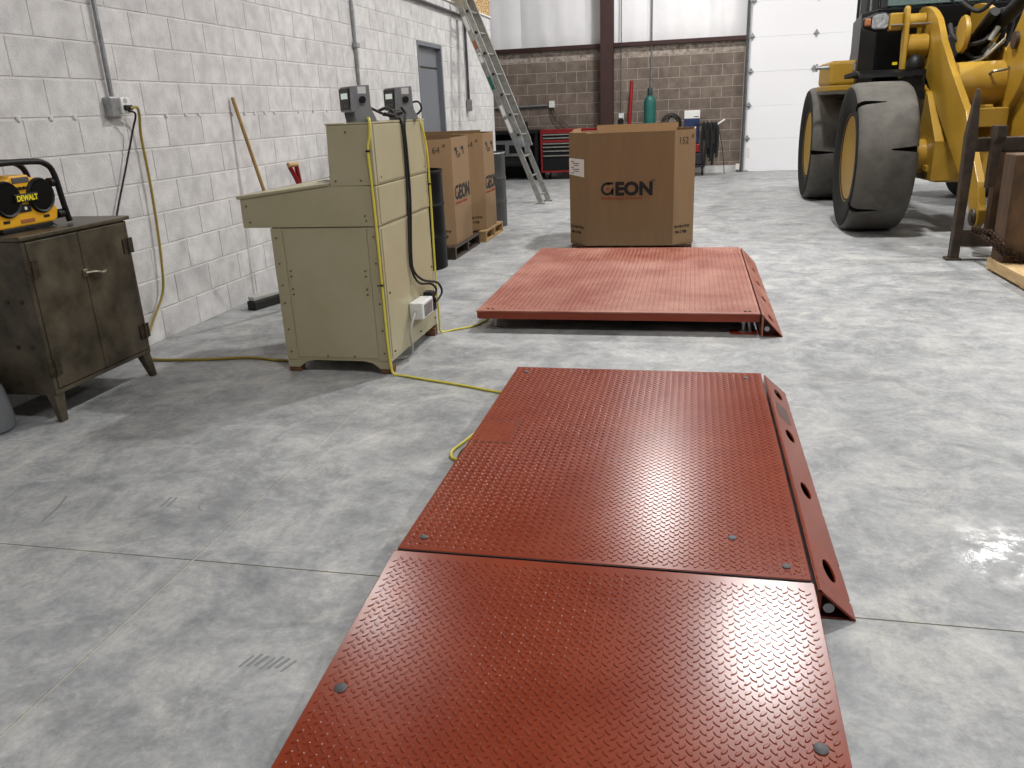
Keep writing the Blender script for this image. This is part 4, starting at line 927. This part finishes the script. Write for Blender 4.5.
# notch angle: 0 = +y, 90 = up; camera sees the -y side (about 90..270)
wheel(1.56, 9.25, 1, [(132, 0, .26), (220, 0, .26), (171, 1, .26), (70, 1, .26), (5, 0, .26), (300, 1, .26)])
wheel(1.53, 12.25, 1, [(186, 0, .28), (128, 1, .26), (243, 1, .26), (66, 0, .28), (306, 0, .26)])
wheel(4.10, 9.25, -1, []); wheel(4.06, 12.25, -1, [])
def YZ(nm, poly, xa, xb, m, bevel=.006, parent=None): return MB().prism(poly, 'x', xa, xb).build(nm, M[m], parent or lo, bevel=bevel)
# frame and axles
YZ('front_frame', [(8.85, .52), (10.5, .48), (10.5, 1.1), (9.9, 1.45), (9.35, 1.35), (8.85, .9)], LX-.34, LX+.34, 'yellow')
MB().cyl((2.05, 9.25, WR), (3.6, 9.25, WR), .17, n=24).build('front_axle', M['yellow'], lo, smooth=True)
MB().cyl((2.05, 12.25, WR), (3.6, 12.25, WR), .17, n=24).build('rear_axle', M['yellow'], lo, smooth=True)
MB().cyl((LX-.2, 9.25, WR), (LX+.2, 9.25, WR), .27, n=24).build('differential', M['yellow'], lo, smooth=True)
MB().box(LX-.30, LX+.34, 9.0, 9.06, .50, .90).build('front_plate', M['yellow'], lo, bevel=.01)
for i in range(5): MB().cyl((LX-.24+i*.12, 8.99, .55), (LX-.24+i*.12, 9.02, .55), .02, n=8).build('plate_bolt', M['fork'], lo)
MB().box(LX-.36, LX+.3, 8.98, 9.3, .60, .66).build('flange', M['yellow'], lo, bevel=.006)
YZ('rear_frame', [(10.6, .5), (13.4, .5), (13.4, 1.2), (10.6, 1.2)], LX-.4, LX+.4, 'fork')
YZ('hood', [(12.1, 1.2), (13.6, 1.2), (13.6, 1.9), (13.3, 2.2), (12.1, 2.25)], LX-.42, LX+.42, 'yellow', .03)
YZ('counterweight', [(13.2, .6), (13.9, .7), (13.9, 1.5), (13.2, 1.5)], LX-.38, LX+.38, 'yellow', .03)
# cab
cabp = [(10.25, 1.42), (11.9, 1.42), (11.9, 2.28), (10.35, 2.28), (10.25, 2.1)]
cb_ = MB().prism([(1.86, 10.7), (1.96, 10.28), (3.45, 10.28), (3.55, 10.7), (3.45, 11.95), (1.98, 11.95)], 'z', 1.40, 2.25).build('cab_body', M['cab_black'], lo, bevel=.02)
MB().box(1.99, 2.33, 10.268, 10.285, 1.50, 2.15).build('access_panel', M['cab_black'], cb_, bevel=.01)
MB().box(2.15, 2.20, 10.26, 10.27, 1.66, 1.69).build('warning_sticker', M['yel_print'], cb_)
gl = MB().prism([(10.36, 2.25), (10.30, 2.27), (10.52, 3.2), (10.58, 3.2)], 'x', 2.05, 3.27).build('windshield', M['glass'], lo)
for x, yy in ((1.98, 10.62), (2.04, 11.9), (3.46, 10.62), (3.46, 11.9), (2.03, 10.36), (3.29, 10.36)):
    MB().bar((x, yy, 2.24), (x, yy+(.2 if yy < 11 else 0), 3.22), .07, .07, (0, 1, 0)).build('cab_pillar', M['black'], lo, bevel=.01)
MB().box(1.80, 3.52, 10.45, 12.0, 3.2, 3.38).build('cab_roof', M['yellow'], lo, bevel=.04)
MB().box(2.02, 2.035, 10.66, 11.84, 2.25, 3.2).build('side_window', M['glass'], lo)
MB().box(2.0, 3.3, 11.2, 11.7, 2.2, 2.7).build('operator_seat', M['dark'], lo, bevel=.05)
for a, b in (((2.72, 10.28, 2.24), (2.45, 10.44, 2.75)), ((2.85, 10.28, 2.24), (2.6, 10.44, 2.75))): MB().bar(a, b, .02, .02).build('wiper', M['black'], lo)
# fender over the front wheel, step tank behind it
fp = [(9.36, 1.52), (9.40, 1.56), (9.48, 1.59), (9.7, 1.60), (10.3, 1.58), (10.3, 1.535), (9.7, 1.555), (9.48, 1.55), (9.41, 1.53)]
YZ('fender', fp, 1.66, 2.26, 'cab_black', .006)
MB().box(2.2, 2.3, 9.4, 10.3, 1.3, 1.58).build('fender_bracket', M['black'], lo)
tk = MB().box(1.60, 1.93, 11.0, 11.9, 1.48, 1.76).build('side_tank', M['yellow'], lo, bevel=.04, seg=3)
MB().box(1.59, 1.95, 10.98, 11.9, 1.42, 1.48).build('tank_sill', M['yellow'], lo, bevel=.008)
MB().cyl((1.46, 11.05, 1.69), (1.60, 11.05, 1.69), .025, n=10).cyl((1.445, 11.05, 1.69), (1.465, 11.05, 1.69), .045, n=12).build('filler_cap', M['galv'], tk)
MB().box(1.86, 1.91, 10.93, 10.99, 1.64, 1.74).build('marker_lamp', M['lens'], lo)
# head lamp on its bracket
hp = [(1.80, 2.02), (1.84, 2.0), (1.94, 2.0), (1.965, 2.03), (1.965, 2.12), (1.93, 2.155), (1.86, 2.15), (1.80, 2.125)]
hl = MB().prism(hp, 'y', 9.735, 9.78).build('head_lamp', M['lens'], lo, bevel=.015, seg=3)
hb_ = MB().prism([(1.72, 2.02), (1.84, 1.985), (1.96, 1.99), (1.985, 2.05), (1.98, 2.14), (1.93, 2.175), (1.84, 2.165), (1.72, 2.12)], 'y', 9.775, 9.9).build('lamp_housing', M['black'], lo, bevel=.02)
tsig = MB().box(1.73, 1.795, 9.745, 9.78, 2.035, 2.115).build('turn_signal', M['amber'], lo, bevel=.02)
MB().box(1.97, 2.10, 9.72, 9.84, 1.98, 2.15).build('lamp_bracket', M['yellow'], lo, bevel=.015)
YZ('bracket_post', [(9.62, 1.52), (9.72, 1.50), (9.80, 2.10), (9.78, 2.19), (9.72, 2.21), (9.66, 2.19), (9.64, 2.10)], 2.105, 2.15, 'yellow', .012)
MB().cyl((1.98, 9.70, 2.03), (2.36, 9.70, 2.03), .012, n=8).build('grease_line', M['brass'], lo)
MB().cyl((2.14, 9.78, 1.82), (2.36, 9.78, 1.82), .12, n=20).build('pivot_boss', M['yellow'], lo, smooth=True)
MB().cyl((2.14, 9.95, 2.08), (2.36, 9.95, 2.08), .07, n=18).build('pivot_boss', M['yellow'], lo, smooth=True)
MB().ball((2.22, 9.55, 1.62), .09, 12, (1, 1, 1.3)).build('rubber_stop', M['black'], lo, smooth=True)
# lift arms (plates), cross tube, tilt lever
arm = [(10.42, 2.07), (10.38, 2.14), (10.30, 2.195), (10.18, 2.22), (10.02, 2.215), (9.85, 2.19), (9.68, 2.14), (9.5, 2.055), (9.38, 1.96), (9.25, 1.84), (8.8, 1.545), (8.2, 1.185), (8.02, .98), (7.62, .62), (7.50, .40), (7.50, .29), (7.58, .235), (7.70, .26), (7.80, .45), (8.66, .92), (9.80, 1.575), (10.2, 1.80), (10.38, 1.94)]
for xa in (2.37, LX*2-2.43): YZ('lift_arm', arm, xa, xa+.06, 'yellow', .006)
MB().cyl((2.43, 8.90, 1.42), (LX*2-2.43, 8.90, 1.42), .195, n=36).build('cross_tube', M['yellow'], lo, smooth=True)
MB().tube([(2.68, 8.72, 1.50), (2.70, 8.67, 1.515), (2.80, 8.66, 1.53), (2.83, 8.70, 1.55)], .012, 8).build('grab_handle', M['brass'], lo, smooth=True)
MB().box(2.5, 2.84, 8.55, 8.70, 1.03, 1.2).build('lever_mount', M['yellow'], lo, bevel=.01)
lev = [(8.50, 2.12), (8.60, 1.97), (8.93, 1.62), (8.96, 1.48), (8.98, 1.16), (8.92, 1.07), (8.80, 1.05), (8.70, 1.10), (8.36, 1.38), (8.15, 1.75), (8.2, 2.1), (8.32, 2.2)]
YZ('tilt_lever', lev, 2.83, 2.95, 'yellow', .012)
MB().cyl((2.80, 8.60, 1.77), (2.84, 8.60, 1.77), .075, n=20).build('pivot_pin', M['fork'], lo, smooth=True)
MB().cyl((2.76, 8.86, 1.13), (2.84, 8.86, 1.13), .06, n=18).build('pivot_pin', M['yellow'], lo, smooth=True)
MB().tube([(2.52, 8.9, 1.60), (2.64, 8.9, 1.63), (2.72, 8.9, 1.69), (2.82, 8.88, 1.80)], .014, 8).build('guard_strip', M['brass'], lo, smooth=True)
for dx in (0, .13): MB().lathe([(.16, -.02), (.17, 0), (.16, .02)], (2.50+dx*.6, 9.05+dx*2, 1.87), (1, 0, 0), 24).build('valve_plate', M['yellow'], lo, smooth=True)
MB().cyl((2.72, 9.6, 1.7), (2.92, 8.75, 2.15), .07, n=16).build('tilt_cylinder', M['black'], lo, smooth=True)
MB().cyl((2.60, 9.7, 1.55), (2.74, 9.0, 2.05), .05, n=14).build('hydraulic_pipe', M['black'], lo, smooth=True)
MB().box(2.45, 2.95, 9.55, 10.2, 1.45, 1.9).build('valve_block', M['dark'], lo, bevel=.02)
for pts in ([(2.44, 9.3, 1.98), (2.46, 9.2, 1.86), (2.56, 9.1, 1.78), (2.70, 9.1, 1.80), (2.78, 9.1, 1.88)],
            [(2.70, 9.3, 1.85), (2.72, 9.2, 1.98), (2.80, 9.1, 2.06), (2.90, 9.1, 2.05), (2.93, 9.1, 1.93), (2.90, 9.1, 1.75)],
            [(2.76, 9.4, 1.80), (2.78, 9.2, 1.93), (2.84, 9.15, 1.98), (2.88, 9.15, 1.9), (2.86, 9.15, 1.7)],
            [(2.52, 9.4, 1.95), (2.62, 9.2, 1.68), (2.75, 9.2, 1.66), (2.85, 9.2, 1.75)],
            [(2.60, 9.6, 2.2), (2.75, 9.5, 2.1), (2.9, 9.4, 2.25), (3.05, 9.5, 2.3)]):
    MB().tube(pts, .022, 8).build('hydraulic_hose', M['rubber'], lo, smooth=True)
for z, y_ in ((1.66, 9.1), (1.8, 9.05)): MB().cyl((2.74, y_, z), (2.80, y_, z+.12), .026, n=10).build('hose_fitting', M['alu'], lo, smooth=True)
MB().cyl((2.52, 9.4, .95), (2.52, 8.2, .75), .05, n=16).build('lift_cylinder', M['yellow'], lo, smooth=True)
# quick coupler at the arm tips
YZ('coupler_plate', [(7.52, .18), (7.60, .18), (7.60, .98), (7.52, .98)], 2.50, LX*2-2.50, 'fork', .004)
MB().cyl((2.34, 7.60, .33), (2.48, 7.60, .33), .05, n=16).build('coupler_pin', M['fork'], lo, smooth=True)
MB().lathe([(.07, -.01), (.075, 0), (.07, .01), (.045, .01), (.045, -.01)], (2.36, 7.60, .33), (1, 0, 0), 20, close=True).build('pin_ring', M['fork'], lo, smooth=True)
MB().tube([(2.44, 7.6, .95), (2.45, 7.58, .75), (2.43, 7.56, .62)], .022, 8).build('sight_gauge', M['alu'], lo, smooth=True)
text('stencil_mark', 'XH', .13, onface((2.3685, 8.12, .90), (0, -1, 0), (0, 0, 1)), M['ink'], lo)

# fork frame hanging on the loader
ff = thing('fork_frame', (2.2, 7.42, 0), 'worn dark steel fork frame with a pointed upright in front of the loader', 'fork frame')
fs_ = MB(); vs = []
for z, a, b, dep in ((.02, 2.165, 2.235, .045), (.5, 2.172, 2.242, .045), (1.0, 2.165, 2.25, .045), (1.12, 2.175, 2.245, .04), (1.30, 2.195, 2.235, .03), (1.37, 2.205, 2.225, .02)):
    vs += [(a, 7.42-dep, z), (b, 7.42-dep, z), (b, 7.42+dep, z), (a, 7.42+dep, z)]
n_ = len(vs)//4
fs2 = [(0, 3, 2, 1), tuple((n_-1)*4+i for i in range(4))] + [(j*4+i, j*4+(i+1) % 4, (j+1)*4+(i+1) % 4, (j+1)*4+i) for j in range(n_-1) for i in range(4)]
fs_.add(vs, fs2).build('upright', M['fork'], ff, bevel=.008)
MB().box(2.135, 2.25, 7.36, 7.48, 0, .02).build('foot_plate', M['fork'], ff, bevel=.004)
MB().box(2.245, 3.15, 7.37, 7.47, .885, .995).build('upper_bar', M['fork'], ff, bevel=.008)
MB().box(2.235, 2.75, 7.37, 7.47, .115, .245).build('lower_bar', M['fork'], ff, bevel=.008)
YZ('fork_hanger', [(7.30, .62), (7.37, .60), (7.37, 1.09), (7.22, 1.09), (7.22, 1.0), (7.30, .95)], 2.34, 2.41, 'fork', .006, ff)
YZ('fork_shank', [(7.37, .2), (7.48, .2), (7.48, .88), (7.37, .88)], 2.42, 2.58, 'rusty', .006, ff)
MB().box(3.08, 3.15, 7.37, 7.47, .02, .885).build('far_upright', M['fork'], ff, bevel=.006)
# scuffed block on a timber board
bd = thing('timber_board', (2.8, 6.5, 0), 'pale timber board lying on the floor under the brown block', 'board')
for i in range(5): MB().box(2.32+i*.2, 2.32+.196+i*.2, 5.6, 6.98, .018, .10).build('plank', M['pallet_lt'], bd, bevel=.003)
for y in (5.7, 6.25, 6.9): MB().box(2.33, 3.28, y-.045, y+.045, 0, .018).build('runner', M['pallet'], bd)
rb = thing('steel_block', (2.6, 6.9, .10), 'scuffed brown steel block chained on the timber board', 'block')
MB().prism([(2.335, .10), (2.50, .10), (2.50, .86), (2.47, .90), (2.325, .90)], 'y', 6.72, 6.96).build('left_cheek', M['rusty'], rb, bevel=.01)
MB().box(2.50, 3.1, 6.70, 6.95, .101, .86).build('block_body', M['rusty'], rb, bevel=.012)
MB().box(2.55, 3.05, 6.76, 6.93, .86, .95).build('cap_bar', M['rusty'], rb, bevel=.01)
# chain
ch = thing('chain', (2.36, 6.68, .2), 'rusty steel chain draped across the brown block', 'chain')
def links(path, r=.026, t=.0065):
    P = [V(p) for p in path]; seg = [(b-a).length for a, b in zip(P, P[1:])]; tot = sum(seg); st = .036; k = 0; s_ = 0
    while s_ < tot:
        q = s_; i = 0
        while i < len(seg)-1 and q > seg[i]: q -= seg[i]; i += 1
        c = P[i].lerp(P[i+1], q/seg[i]); d = (P[i+1]-P[i]).normalized(); x, y = frame_of(d); w = x if k % 2 else y
        pts = [c + d*r*math.cos(a*PI/6) + w*r*.62*math.sin(a*PI/6) for a in range(13)]
        MB().tube(pts, t, 5, 0, caps=False).build('chain_link', M['chain'], ch, smooth=True); s_ += st; k += 1
links([(2.30, 7.34, .27), (2.32, 7.0, .30), (2.32, 6.69, .24), (2.42, 6.68, .17), (2.56, 6.68, .14), (2.75, 6.68, .18)])
links([(2.30, 7.33, .24), (2.30, 6.98, .24), (2.33, 6.69, .17), (2.45, 6.68, .12), (2.62, 6.67, .12)])
